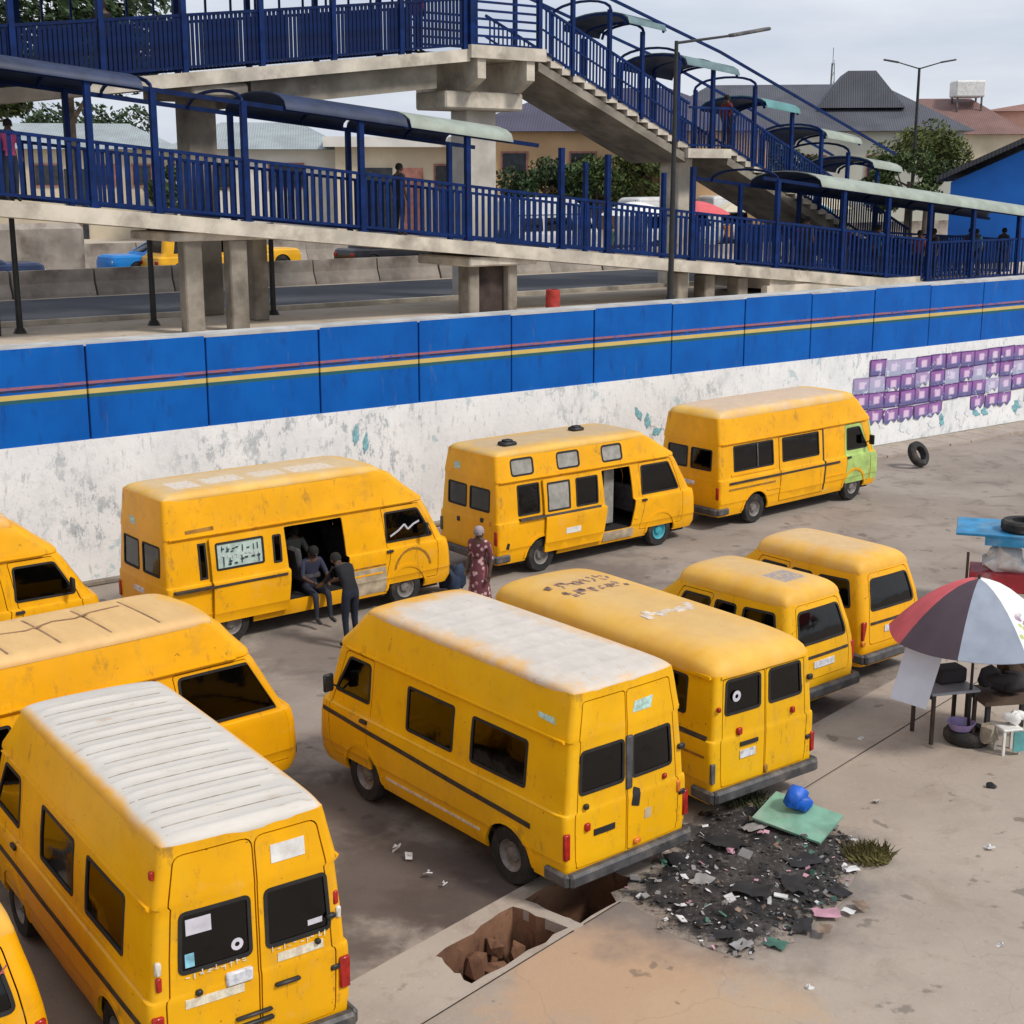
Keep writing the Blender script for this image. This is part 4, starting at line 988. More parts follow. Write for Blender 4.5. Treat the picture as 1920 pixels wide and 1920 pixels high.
def lamps(root, items):
    """small lamps, plates and fittings standing proud of the tail: (name, y, z, w, h, mat, x)"""
    for n, y, z, w, h, m, x in items:
        b = MB(); b.box((x, y, z), (.05, w, h), ch=.012); b.obj(n, m, root, 40)
def marks(root, sh, face, a0, a1, z, h, n, mat, off, name='painted_marks', seed=1, slope=0.0):
    """a row of small illegible hand-painted strokes"""
    rr = random.Random(seed); V = []; F = []; M_ = MB()
    for i in range(n):
        a = a0 + (a1 - a0) * (i + .5) / n; w = abs(a1 - a0) / n * .62
        for k in range(rr.randint(1, 3)):
            x = a + rr.uniform(-.3, .3) * w; zz = z + slope * (a - a0) + rr.uniform(-.3, .3) * h
            if rr.random() < .5: p = rect(x - w * .12, zz - h * .45, x + w * .12, zz + h * .45)
            else: p = rect(x - w * .45, zz - h * .1, x + w * .45, zz + h * .1)
            q = sh.uv(face, p); M_.add([sh.P(u, v, off) for u, v in q], [(0, 1, 2, 3)])
    return M_.obj(name, mat, root)
def mirror(root, x, y, z, sg):
    b = MB(); b.tube((x, y, z - .1), (x + .05, y + sg * .16, z), .012); b.box((x + .05, y + sg * .20, z + .02), (.05, .15, .24), ch=.02); b.obj('wing_mirror', MT['black'], root, 40)

CREAM = (.66, .60, .53)
# --- A: white-roofed high van, rear to the viewer
L = 4.85; hw = .93
rA = roof_paint('roof_white_ribbed', (.62, .575, .51), -.0, 3.85, .70, amt=1.0, soft=.05, rag=.12, streak=(1, .25, 1))
A, shA, bA, roA = van('high_roof_minibus', 'yellow high-roof minibus with ribbed white roof and stickers on its rear window', (-2.20, 11.02), -35, 'high', L, hw, YA, rA, (.95, 3.8),
    windows=[('L', rect(.68, 1.27, 1.60, 1.80), .04), ('L', rect(1.95, 1.27, 2.88, 1.80), .04), ('R', rect(.70, 1.25, 1.65, 1.78), .04), windscreen(hw)],
    doors=rear_doors(.78, -.05, wl=(.07, .70), wr=(-.08, -.68), zw0=1.34, zw1=1.86, r=.10, z1=2.37) + [front_door('L', 3.5, 4.48, L), front_door('R', 3.5, 4.48, L),
      dict(face='R', name='sliding_door', r=.05, pts=rect(2.05, .45, 3.4, 1.90), win=[(rect(2.25, 1.25, 3.2, 1.78), .05)])],
    trims=[('belt_moulding', 'L', rect(.12, 1.16, 4.3, 1.20), .0, YA, .014), ('rub_strip', 'L', rect(.15, .84, 4.2, .90), .0, MT['strip'], .010),
           ('sticker', 'B', rect(-.52, 2.09, -.20, 2.25), .0, MT['white_paint'], .006),
           ('cream_tape', 'B', rect(.10, 1.02, .62, 1.10), 0, MT['cream_tape'], .006), ('cream_tape', 'B', rect(-.66, 1.18, -.22, 1.26), 0, MT['cream_tape'], .006)],
    rib=(.0, .30, .020, 3.7, .2), roof_h=.08, rake=(.9, .42))
marks(A, shA, 'B', .62, .05, 1.31, .05, 9, MT['cream_tape'], .012, seed=3); marks(A, shA, 'B', -.14, -.70, 1.31, .05, 10, MT['cream_tape'], .012, seed=4)
for nm, pts, m in (('window_sticker', rect(.36, 1.66, .58, 1.80), MT['whitewash']), ('window_sticker', rect(.52, 1.38, .60, 1.50), MT['sky_sticker']), ('window_sticker', rect(-.66, 1.42, -.52, 1.47), MT['whitewash'])):
    shA.obj(nm, shA.uv('B', pts), [], m, A, off=.0, th=.003, dmax=.3)
b = MB(); b.lathe([(.022, 0), (.055, 0), (.055, .004), (.022, .004)], 16, 'X', (-.002, .14, 1.46), closed=True); b.obj('window_sticker', MT['whitewash'], A)
lamps(A, [('side_reflector', .83, 1.44, .05, .12, MT['white_lens'], .02), ('side_reflector', .83, 1.30, .05, .13, MT['red_lens'], .02), ('side_reflector', -.80, 1.60, .05, .13, MT['red_lens'], .03), ('side_reflector', -.82, 1.46, .05, .11, MT['white_lens'], .02),
          ('tail_light', -.86, .88, .10, .30, MT['red_lens'], -.01), ('tail_light', .86, .88, .10, .30, MT['red_lens'], -.01), ('number_plate', .14, 1.17, .24, .12, MT['plate'], -.02),
          ('door_handle', -.30, .98, .24, .035, MT['black'], -.03), ('door_hinge', -.74, 1.45, .09, .05, MT['black'], -.0), ('door_hinge', -.77, .95, .09, .05, MT['black'], -.0),
          ('lamp_knob', .50, 1.14, .06, .05, MT['black'], -.02), ('lamp_knob', -.60, 1.26, .05, .05, MT['black'], -.02), ('marker_light', .81, 2.22, .04, .08, MT['red_lens'], .12), ('door_handle', .02, .78, .34, .03, MT['black'], -.03), ('door_handle', .05, .70, .42, .04, MT['black'], -.03)])
M_groove = plain('groove_dirt', (.36, .31, .25), .9, .3, 9)
for k in range(12):
    x = .005 + .30 * k; b = MB(); y_a, y_b = -.68 + random.Random(k).uniform(0, .3), .68 - random.Random(k + 40).uniform(0, .12); ys = [y_a + (y_b - y_a) * i / 10 for i in range(11)]
    if x < .1: continue
    for y0, y1 in zip(ys, ys[1:]): b.bar((x, y0, shA.roofz(x, y0) + .001), (x, y1, shA.roofz(x, y1) + .001), .014, .005)
    b.obj('roof_groove', M_groove, roA)
# --- B: high van in the middle, white worn roof
L = 4.88; hw = .93
rB = roof_paint('roof_white_worn', (.64, .58, .51), -.1, 3.65, .70, amt=1.0, soft=.30, streak=(.6, 1, 1))
B, shB, bB, _ = van('high_roof_minibus', 'yellow high-roof minibus with worn white roof and long dark side stripe beside the drain', (1.27, 14.65), -39.8, 'high', L, hw, YB, rB, (.95, 3.82),
    windows=[('L', rect(.70, 1.25, 1.65, 1.77), .04), ('L', rect(2.0, 1.25, 2.89, 1.78), .04), ('R', rect(.70, 1.25, 1.65, 1.78), .04), windscreen(hw)],
    doors=rear_doors(.77, .03, wl=(.05, .68), wr=(-.09, -.70), zw0=1.34, zw1=1.81, r=.05) + [front_door('L', 3.62, 4.55, L, zb=1.33), front_door('R', 3.55, 4.5, L),
      dict(face='R', name='sliding_door', r=.05, pts=rect(2.05, .45, 3.4, 1.90), win=[(rect(2.25, 1.25, 3.2, 1.78), .05)])],
    trims=[('rub_strip', 'L', [(.55, .83), (4.74, 1.00), (4.74, 1.055), (.55, .89)], .0, MT['strip'], .012), ('belt_moulding', 'L', rect(.10, 1.135, 4.4, 1.175), .0, YB, .014),
           ('sill_moulding', 'L', rect(1.45, .47, 3.3, .50), .0, MT['cream_tape'], .010), ('number_plate', 'B', rect(.22, .83, .52, .90), .0, MT['black'], .012),
           ('sticker', 'B', [(-.06, 2.08), (-.34, 2.08), (-.38, 2.21), (-.10, 2.20)], .0, MT['sticker'], .005), ('sticker', 'L', [(.28, 2.08), (.55, 2.10), (.58, 2.15), (.32, 2.15)], .0, MT['sticker'], .005),
           ('door_patch', 'B', [(-.03, 1.02), (-.15, .98), (-.17, 1.18), (-.07, 1.23)], .02, MT['black'], .006), ('sticker', 'B', rect(-.34, .80, -.24, .92), .02, MT['bare'], .005)],
    roof_h=.07, rake=(.85, .34), rib=(.25, .42, .007, 3.3, .25))
lamps(B, [('tail_light', .90, .80, .08, .30, MT['red_lens'], -.0), ('tail_light', -.90, .80, .08, .30, MT['red_lens'], -.0), ('reflector', .62, .96, .07, .09, MT['red_lens'], -.02), ('reflector', -.55, 1.22, .06, .06, MT['red_lens'], -.01),
          ('lamp_knob', .64, 1.20, .06, .06, MT['black'], -.02), ('door_latch', .0, 1.53, .10, .62, MT['bumper'], -.0), ('door_hinge', -.82, 1.50, .10, .06, MT['black'], .0), ('door_hinge', -.84, .95, .10, .06, MT['black'], .0), ('orange_lamp', -.78, 1.03, .06, .14, MT['orange_lens'], -.0), ('reflector', -.12, .58, .10, .06, MT['orange_lens'], -.03)])
mirror(B, 4.30, .86, 1.45, 1)
# --- C: low roof van with graffiti on the roof
L = 5.05; hw = .92
rC = roof_paint('roof_yellow_graffiti', (.60, .44, .25), .3, 4.2, .62, base=(.80, .40, .02), amt=.55, soft=.5)
C, shC, bC, roC = van('low_roof_minibus', 'yellow low-roof minibus with dark scribbles across its rounded roof', (3.12, 16.72), -37, 'low', L, hw, YC, rC, (.95, 3.8),
    windows=[('L', rect(.50, 1.36, 1.50, 1.82), .04), ('L', rect(1.75, 1.36, 2.85, 1.82), .04), ('R', rect(.5, 1.36, 1.5, 1.82), .04), windscreen(hw)],
    doors=rear_doors(.74, -.0, z1=1.88, zw0=1.42, zw1=1.84, wl=(.09, .68), wr=(-.07, -.66), lean=.03, r=.05) + [front_door('L', 3.5, 4.45, L), front_door('R', 3.5, 4.45, L),
      dict(face='R', name='sliding_door', r=.05, pts=rect(2.05, .45, 3.4, 1.86), win=[(rect(2.25, 1.36, 3.2, 1.80), .05)])],
    trims=[('rub_strip', 'L', rect(.10, 1.12, 4.2, 1.17), .0, MT['strip'], .012), ('rub_strip', 'L', rect(.10, .90, 4.2, .93), .0, MT['crease'], .008), ('number_plate', 'B', rect(.18, .82, .44, .92), .0, MT['plate'], .014), ('door_handle', 'B', rect(.14, .98, .44, 1.03), .0, MT['black'], .02)],
    roof_h=.26, roof_ov=.03)
lamps(C, [('tail_light', .88, .72, .07, .26, MT['bumper'], .0), ('tail_light', -.88, .72, .07, .26, MT['red_lens'], .0), ('reflector', .46, 1.18, .08, .09, MT['red_lens'], -.02), ('reflector', -.48, 1.24, .06, .08, MT['red_lens'], -.02), ('lamp_knob', .80, 1.52, .05, .06, MT['red_lens'], .0), ('door_hinge', -.80, 1.60, .08, .07, MT['black'], .0), ('door_hinge', -.80, .80, .08, .06, MT['black'], .0), ('reflector', -.02, .58, .06, .10, MT['crease'], -.02)])
b = MB(); b.lathe([(.028, 0), (.07, 0), (.07, .004), (.028, .004)], 16, 'X', (.002, .50, 1.63), closed=True); b.obj('window_sticker', MT['whitewash'], C)
rr = random.Random(5); g_ = MB()
for row, (x0, y0, n) in enumerate(((3.55, .55, 9), (3.15, .50, 8))):
    for i in range(n):
        yy = y0 - i * .125; sc = .1 if row else .12
        for k in range(3):
            g_.box((x0 + rr.uniform(-.1, .1), yy + rr.uniform(-.04, .04), shC.roofz(x0, yy) + .002), (rr.uniform(.02, .14), rr.uniform(.02, .09), .006), rz=rr.uniform(-.6, .6))
tag(g_.obj('roof_scribble', plain('scribble_ink', (.24, .15, .12), .8, .4, 9), roC), kind='stuff')
g_ = MB()
for i in range(9): g_.box((1.75 + rr.uniform(-.08, .08), .40 - i * .1, shC.roofz(1.75, .40 - i * .1) + .002), (rr.uniform(.06, .2), .11, .004), rz=rr.uniform(-.3, .3))
g_.obj('roof_patch', plain('chalky_paint', (.62, .52, .42), .8, .25, 9), roC)
# --- D, E, K: small vans
def small(label, loc, head, paint, roofmat, side=True, L=3.45, hw=.80, tw=.55):
    e = L - 3.9
    wins = [('L', [(.28, 1.20), (.95, 1.17), (.95, 1.58), (.40, 1.60)], .05), ('L', rect(1.10, 1.17, 1.85 + e * .8, 1.58), .05), ('R', [(.28, 1.20), (.95, 1.17), (.95, 1.58), (.40, 1.60)], .05), ('R', rect(1.10, 1.17, 1.85 + e * .8, 1.58), .05),
            ('F', [(-.55, 1.14), (.55, 1.14), (.44, 1.56), (-.44, 1.56)], .05)]
    tail = dict(face='B', name='tailgate', r=.10, pts=[(-.62, .62), (.62, .62), (.50, 1.72), (-.50, 1.72)], win=[([(-tw, 1.16), (tw, 1.16), (tw - .09, 1.62), (-(tw - .09), 1.62)], .07)])
    fd = [dict(face=f, name='front_door', r=.05, pts=[(2.0 + e, .45), (2.85 + e, .45), (2.85 + e, 1.10), (2.62 + e, 1.66), (2.0 + e, 1.66)], win=[([(2.06 + e, 1.17), (2.72 + e, 1.17), (2.56 + e, 1.58), (2.06 + e, 1.58)], .04)]) for f in 'LR']
    o, s, bd, ro = van('small_van', label, loc, head, 'small', L, hw, paint, roofmat, (.72, 3.05 + e), windows=wins, doors=[tail] + fd,
        trims=[('rub_strip', 'B', rect(-.58, .94, .58, .98), 0, MT['strip'], .012), ('number_plate', 'B', rect(-.24, .78, .24, .88), 0, MT['plate'], .016), ('rub_strip', 'L', rect(.3, .80, 3.2 + e, .85), 0, MT['strip'], .010)],
        roof_h=.22, gutter=False, arch_r=.36, seats=True)
    lamps(o, [('tail_light', .71, .86, .10, .30, MT['red_lens'], .03), ('tail_light', -.71, .86, .10, .30, MT['red_lens'], .03), ('tail_light', .72, .66, .09, .08, MT['orange_lens'], .02)])
    return o, s, bd, ro
rD = roof_paint('roof_dusty_tan', (.62, .44, .24), .4, 2.6, .42, base=(.80, .40, .02), amt=.7, soft=.4, patch=[(.55, 1.0, -.25, .25, (.33, .28, .26))])
rE = roof_paint('roof_dusty_pale', (.66, .47, .26), .5, 2.6, .50, base=(.80, .39, .02), amt=.8, soft=.35)
small('small yellow van with grey scuffed patch on its roof, between two other vans', (4.55, 20.02), -41, YB, rD)
o, s, bd, ro = small('small yellow van with clean tan roof at the end of its row', (6.02, 21.80), -40, YH, rE)
o, s, bd, ro = small('small yellow van with red scrawl on its rear window, beside the white-roofed minibus', (-4.42, 10.1), -35, YD, rD, tw=.53)
b = MB(); rr = random.Random(9)
for i in range(10): b.box((.085, -.10 - i * .04 + rr.uniform(-.02, .02), 1.50 + rr.uniform(-.06, .07)), (.003, rr.uniform(.03, .1), rr.uniform(.01, .03)), M=Matrix.Rotation(rr.uniform(-.8, .8), 4, 'X') @ Matrix.Rotation(R(16), 4, 'Y'))
b.obj('window_scrawl', plain('red_scrawl', (.42, .10, .10), .7, .3), o)
# --- F: ribbed tan roof, nose pointing right
L = 5.30; hw = .93
rF = roof_paint('roof_tan_grooved', (.70, .46, .22), -.3, 4.2, .9, base=(.80, .40, .03), amt=.8, soft=.15, streak=(1, .3, 1))
F_, shF, bF, roF = van('high_roof_minibus', 'yellow high-roof minibus with grooved tan roof, nose towards the striped minibus', (-7.35, 14.66), 49.4, 'high', L, hw, YD, rF, (.95, 4.15),
    windows=[('R', rect(.6, 1.25, 1.6, 1.78), .04), ('L', rect(.6, 1.25, 1.6, 1.78), .04), windscreen(hw)],
    doors=rear_doors(.77, 0) + [front_door('R', 3.60, 5.20, L, zb=1.20, zt=1.84, xt=4.74), front_door('L', 3.6, 4.85, L), dict(face='R', name='sliding_door', r=.05, pts=rect(2.0, .45, 3.4, 1.90))],
    rib=(.2, .62, -.03, 4.0, .10), roof_h=.08, rake=(.95, .52))
M_shade_tar = plain('groove_shade_and_tar', (.26, .15, .08), .8, .3)  # brown of the shade painted into the roof grooves, and of the crack
for k in range(6):
    x = .2 + .62 * (k + .5); b = MB(); ys = [-.66 + i * .132 for i in range(11)]
    for y0, y1 in zip(ys, ys[1:]): b.bar((x, y0, shF.roofz(x, y0) - .022), (x, y1, shF.roofz(x, y1) - .022), .028, .008)
    b.obj('roof_groove_shade', M_shade_tar, roF)  # strip that paints the shadow line of one pressed groove
b = MB(); pts_ = [(3.5, .30), (3.1, .25), (2.85, .12), (2.6, .18), (2.2, .02), (1.9, .1), (1.6, -.02)]
for p, q in zip(pts_, pts_[1:]): b.bar((*p, shF.roofz(*p) + .003), (*q, shF.roofz(*q) + .003), .035, .008)
b.obj('roof_crack', M_shade_tar, roF)
lamps(F_, [('indicator', -.62, .78, .12, .09, MT['orange_lens'], L - .05)])
# --- G: at the left edge by the wall
rG = roof_paint('roof_pale', (.66, .58, .45), .2, 3.6, .6, amt=.8, soft=.3)
G_, shG, bG, _ = van('high_roof_minibus', 'yellow high-roof minibus by the white wall whose nose meets another tail', (-11.10, 20.15), 52, 'high', 4.95, .93, YD, rG, (.95, 4.0),
    windows=[('R', rect(.6, 1.25, 1.6, 1.78), .04), ('L', rect(.6, 1.25, 1.6, 1.78), .04), windscreen(.93)],
    doors=rear_doors(.77, 0) + [front_door('R', 3.46, 4.6, 4.95, zb=1.26, zt=1.80), front_door('L', 3.46, 4.6, 4.95), dict(face='R', name='sliding_door', r=.05, pts=rect(1.95, .45, 3.3, 1.90), win=[(rect(2.2, 1.25, 3.1, 1.78), .05)])])
mirror(G_, 4.35, -.86, 1.42, -1)
# --- H: long van with open sliding door and a sign
L = 5.80; hw = .96
rH = roof_paint('roof_patched', (.66, .50, .30), .2, 4.2, .62, base=(.78, .42, .06), amt=.85, soft=.25,
                patch=[(.5, .95, -.45, .10, (.68, .60, .52)), (1.1, 1.8, -.40, .05, (.68, .60, .50)), (2.0, 2.6, -.42, .0, (.66, .57, .46)), (2.75, 3.6, -.45, .05, (.70, .60, .48))])
Hn, shH, bH, _ = van('high_roof_minibus', 'long yellow minibus with lettered window board and a dark open doorway', (-6.23, 23.40), 51, 'high', L, hw, YH, rH, (1.15, 4.74),
    windows=[('B', rect(.08, 1.30, .68, 1.80), .04), ('B', rect(-.68, 1.30, -.08, 1.80), .04), ('R', rect(.62, 1.22, .74, 1.80), .0), ('L', rect(.7, 1.25, 2.1, 1.8), .04), windscreen(hw)],
    doors=[dict(face='R', name='sliding_door', off=.07, hole=False, r=.05, pts=rect(.78, .42, 2.22, 1.90), win=[(rect(.90, 1.34, 1.78, 1.78), .03, 'sign'), (rect(1.98, 1.30, 2.12, 1.76), .02)]),
           front_door('R', 4.25, 5.45, L, zb=1.26, zt=1.80), front_door('L', 4.25, 5.45, L)],
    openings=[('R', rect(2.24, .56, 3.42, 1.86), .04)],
    trims=[('door_track', 'R', rect(.10, 1.055, 2.2, 1.095), 0, MT['strip'], .085), ('primer_patch', 'R', rect(3.46, .36, 4.28, .84), .02, MT['bare'], .005), ('body_seam', 'R', rect(3.46, .86, 4.28, .89), 0, MT['crease'], .006),
           ('faded_lettering', 'R', [(.40, 2.00), (.92, 2.01), (.92, 2.075), (.40, 2.06)], 0, MT['crease'], .004), ('sticker', 'B', [(.40, 2.05), (.18, 2.04), (.22, 2.16), (.42, 2.18)], 0, MT['sticker'], .005)],
    arch_r=.42, roof_h=.09, lift=.14, rake=(1.35, .50))
for i in range(14):  # pressed arch line above the front wheel
    pass
arc = [(4.88 + .42 * math.cos(t), .66 + .44 * math.sin(t)) for t in [math.pi * (.05 + .9 * i / 12) for i in range(13)]]
arc2 = [(4.88 + .38 * math.cos(t), .66 + .40 * math.sin(t)) for t in [math.pi * (.05 + .9 * i / 12) for i in range(13)]]
shH.obj('wing_crease', shH.uv('R', arc + arc2[::-1]), [], MT['crease'], Hn, off=.010, th=.008)
m_ = marks(Hn, shH, 'R', .96, 1.74, 1.655, .11, 8, MT['ink'], .074, 'sign_lettering', 11); m_ = marks(Hn, shH, 'R', .98, 1.74, 1.44, .15, 7, MT['ink'], .074, 'sign_lettering', 12)
marks(Hn, shH, 'R', .98, 1.74, 1.55, .06, 9, MT['whitewash'], .074, 'sign_lettering', 13)
b = MB(); pz = [(4.42, 1.36), (4.60, 1.44), (4.75, 1.54), (4.82, 1.44), (4.95, 1.52), (5.08, 1.56)]
for p, q in zip(pz, pz[1:]):
    a_, c_ = Vector(shH.P(shH.uv('R', [p])[0][0], p[1], .002)), Vector(shH.P(shH.uv('R', [q])[0][0], q[1], .002)); b.bar(a_, c_, .004, .035)
b.obj('window_scribble', MT['whitewash'], Hn)
mirror(Hn, 5.05, -.88, 1.42, -1)
lamps(Hn, [('tail_light', .90, .80, .08, .28, MT['red_lens'], .0), ('tail_light', -.90, .80, .08, .28, MT['red_lens'], .0), ('number_plate', .1, .95, .4, .1, MT['plate'], -.01)])
# --- I: camper-windowed van with teal front wheel
L = 5.62; hw = .95
rI = roof_paint('roof_dusty_brown', (.56, .42, .26), .1, 4.2, .55, base=(.78, .42, .05), amt=.85, soft=.3)
I_, shI, bI, roI = van('high_roof_minibus', 'yellow minibus with three small windows in its raised roof and a teal front wheel', (-.88, 28.02), 50.5, 'high', L, hw, YH, rI, (1.15, 4.50),
    windows=[('B', rect(.06, 1.34, .66, 1.78), .04), ('B', rect(-.66, 1.34, -.06, 1.78), .04), ('R', rect(.55, 1.24, 1.10, 1.83), .03),
             ('R', rect(.42, 2.04, .98, 2.36), .07, 'panel'), ('R', rect(1.62, 2.04, 2.20, 2.36), .07, 'panel'), ('R', rect(2.84, 2.04, 3.40, 2.36), .07, 'panel'), ('L', rect(.7, 1.25, 2.1, 1.8), .04), windscreen(hw)],
    doors=[dict(face='R', name='sliding_door', off=.06, hole=False, r=.04, pts=rect(1.16, .40, 2.76, 1.90), win=[(rect(1.28, 1.24, 1.86, 1.80), .02, 'panel'), (rect(2.04, 1.24, 2.62, 1.80), .03)]),
           front_door('R', 3.86, 5.15, L, zb=1.22, zt=1.82), front_door('L', 3.86, 5.15, L)],
    openings=[('R', rect(2.80, .56, 3.62, 1.86), .04)],
    trims=[('door_track', 'R', rect(.55, 1.14, 2.7, 1.18), 0, MT['strip'], .072), ('sticker', 'R', rect(1.72, .72, 2.12, .84), 0, MT['white_paint'], .065), ('sill_step', 'R', rect(2.80, .36, 3.66, .55), .0, MT['bare'], .02), ('rust_hole', 'R', [(.20, .62), (.28, .60), (.30, .72), (.24, .74)], .02, MT['black'], .004),
           ('sticker', 'B', rect(.30, 2.06, .48, 2.2), .02, MT['sticker'], .005)],
    teal=((4.50, -1),), arch_r=.42, roof_h=.09, rake=(1.35, .55))
b = MB(); b.box((.75, -.30, 2.58), (.34, .26, .09), ch=.03); b.box((.75, -.30, 2.64), (.20, .16, .05), ch=.02); b.obj('roof_vent', MT['black'], roI, 40)
b = MB(); b.box((2.95, .10, 2.59), (.30, .24, .08), ch=.03); b.box((2.95, .10, 2.64), (.2, .14, .04), ch=.02); b.obj('roof_vent', MT['black'], roI, 40)
b = MB(); b.box((3.30, -.55, 1.22), (.28, .04, 1.20)); b.obj('partition', MT['grey_panel'], I_)
lamps(I_, [('tail_light', .88, .85, .08, .28, MT['bumper'], .0), ('tail_light', -.88, .85, .08, .28, MT['red_lens'], .0), ('lamp_knob', -.45, 1.15, .09, .09, MT['black'], -.01), ('lamp_knob', .30, 1.05, .09, .10, MT['black'], -.01), ('reflector', -.72, 1.12, .06, .09, MT['orange_lens'], -.0)])
# --- J: green-nosed long van
L = 5.95; hw = .96
rJ = roof_paint('roof_dusty_pinkish', (.66, .50, .36), .3, 4.6, .72, base=(.80, .44, .06), amt=.95, soft=.25)
J_, shJ, bJ, _ = van('high_roof_minibus', 'yellow minibus with a lime green cab at the head of the row', (4.02, 32.15), 49.5, 'high', L, hw, YH, rJ, (1.25, 4.92),
    windows=[('B', rect(.06, 1.34, .66, 1.80), .04), ('B', rect(-.66, 1.34, -.06, 1.80), .04), ('R', rect(.50, 1.30, 1.86, 1.86), .04), ('L', rect(.7, 1.25, 2.1, 1.8), .04), windscreen(hw)],
    doors=[dict(face='R', name='sliding_door', off=.015, r=.04, pts=rect(2.06, .40, 3.72, 1.90), win=[(rect(2.18, 1.32, 3.52, 1.86), .04)]),
           front_door('R', 4.56, 5.55, L, zb=1.28, zt=1.80, z0=.44), front_door('L', 4.56, 5.55, L)],
    trims=[('rub_strip', 'R', rect(.3, 1.02, 4.3, 1.07), 0, MT['strip'], .022), ('rub_strip', 'R', rect(.3, .88, 1.9, .92), 0, MT['crease'], .010), ('window_bar', 'R', rect(1.30, 1.32, 1.34, 1.85), 0, MT['bumper'], .008), ('door_hinge', 'R', rect(3.66, .44, 3.72, 1.9), 0, MT['strip'], .018),
           ('belt_moulding', 'R', rect(.4, 1.20, 1.9, 1.235), 0, YH, .02)],
    arch_r=.43, roof_h=.15, lift=.07, rake=(.75, .22))
for f in J_.children:
    if f.name.startswith('front_door'): f.data.materials[0] = MT['green_paint']
for o_, s_, x1, pm in ((F_, shF, 3.5, YD), (G_, shG, 3.4, YD), (Hn, shH, 4.2, YH), (I_, shI, 3.8, YH), (J_, shJ, 4.5, YH)):
    for za in (.72,):
        xs = (2.3 if o_ in (Hn,) else 1.55) if o_ is not I_ else 2.8
        s_.obj('body_crease', s_.uv('R', rect(1.62 if o_ not in (Hn, I_) else (3.5 if o_ is Hn else 3.7), za, x1, za + .03)), [], pm, o_, off=.014, th=.013, dmax=.3)
# lime green cab sheet over wings and nose
uR = shJ.uv('R', [(5.57, .8)])[0][0]; uL = shJ.uv('L', [(5.57, .8)])[0][0]
for nm, a_, c_ in (('cab_wing', 2.80, uR), ('cab_wing', uL, 2.0)):
    shJ.obj(nm, [(a_, .44), (c_, .44), (c_, 1.13), (a_, 1.13)], [], MT['green_paint'], J_, off=.006, th=.005)
for a_, c_ in ((2.80, 2.99), (1.81, 2.0)):
    shJ.obj('cab_pillar', [(a_, 1.16), (c_, 1.16), (c_, 1.90), (a_, 1.90)], [], MT['green_paint'], J_, off=.006, th=.005)
shJ.obj('cab_nose', shJ.uv('F', [(-.90, .46), (.90, .46), (.88, 1.16), (-.88, 1.16)]), [], MT['green_paint'], J_, off=.006, th=.005)
mirror(J_, 5.35, -.88, 1.45, -1)
lamps(J_, [('tail_light', .88, .85, .08, .28, MT['bumper'], .0), ('tail_light', -.88, .85, .08, .28, MT['red_lens'], .0), ('number_plate', .0, 1.0, .4, .1, MT['plate'], -.01)])
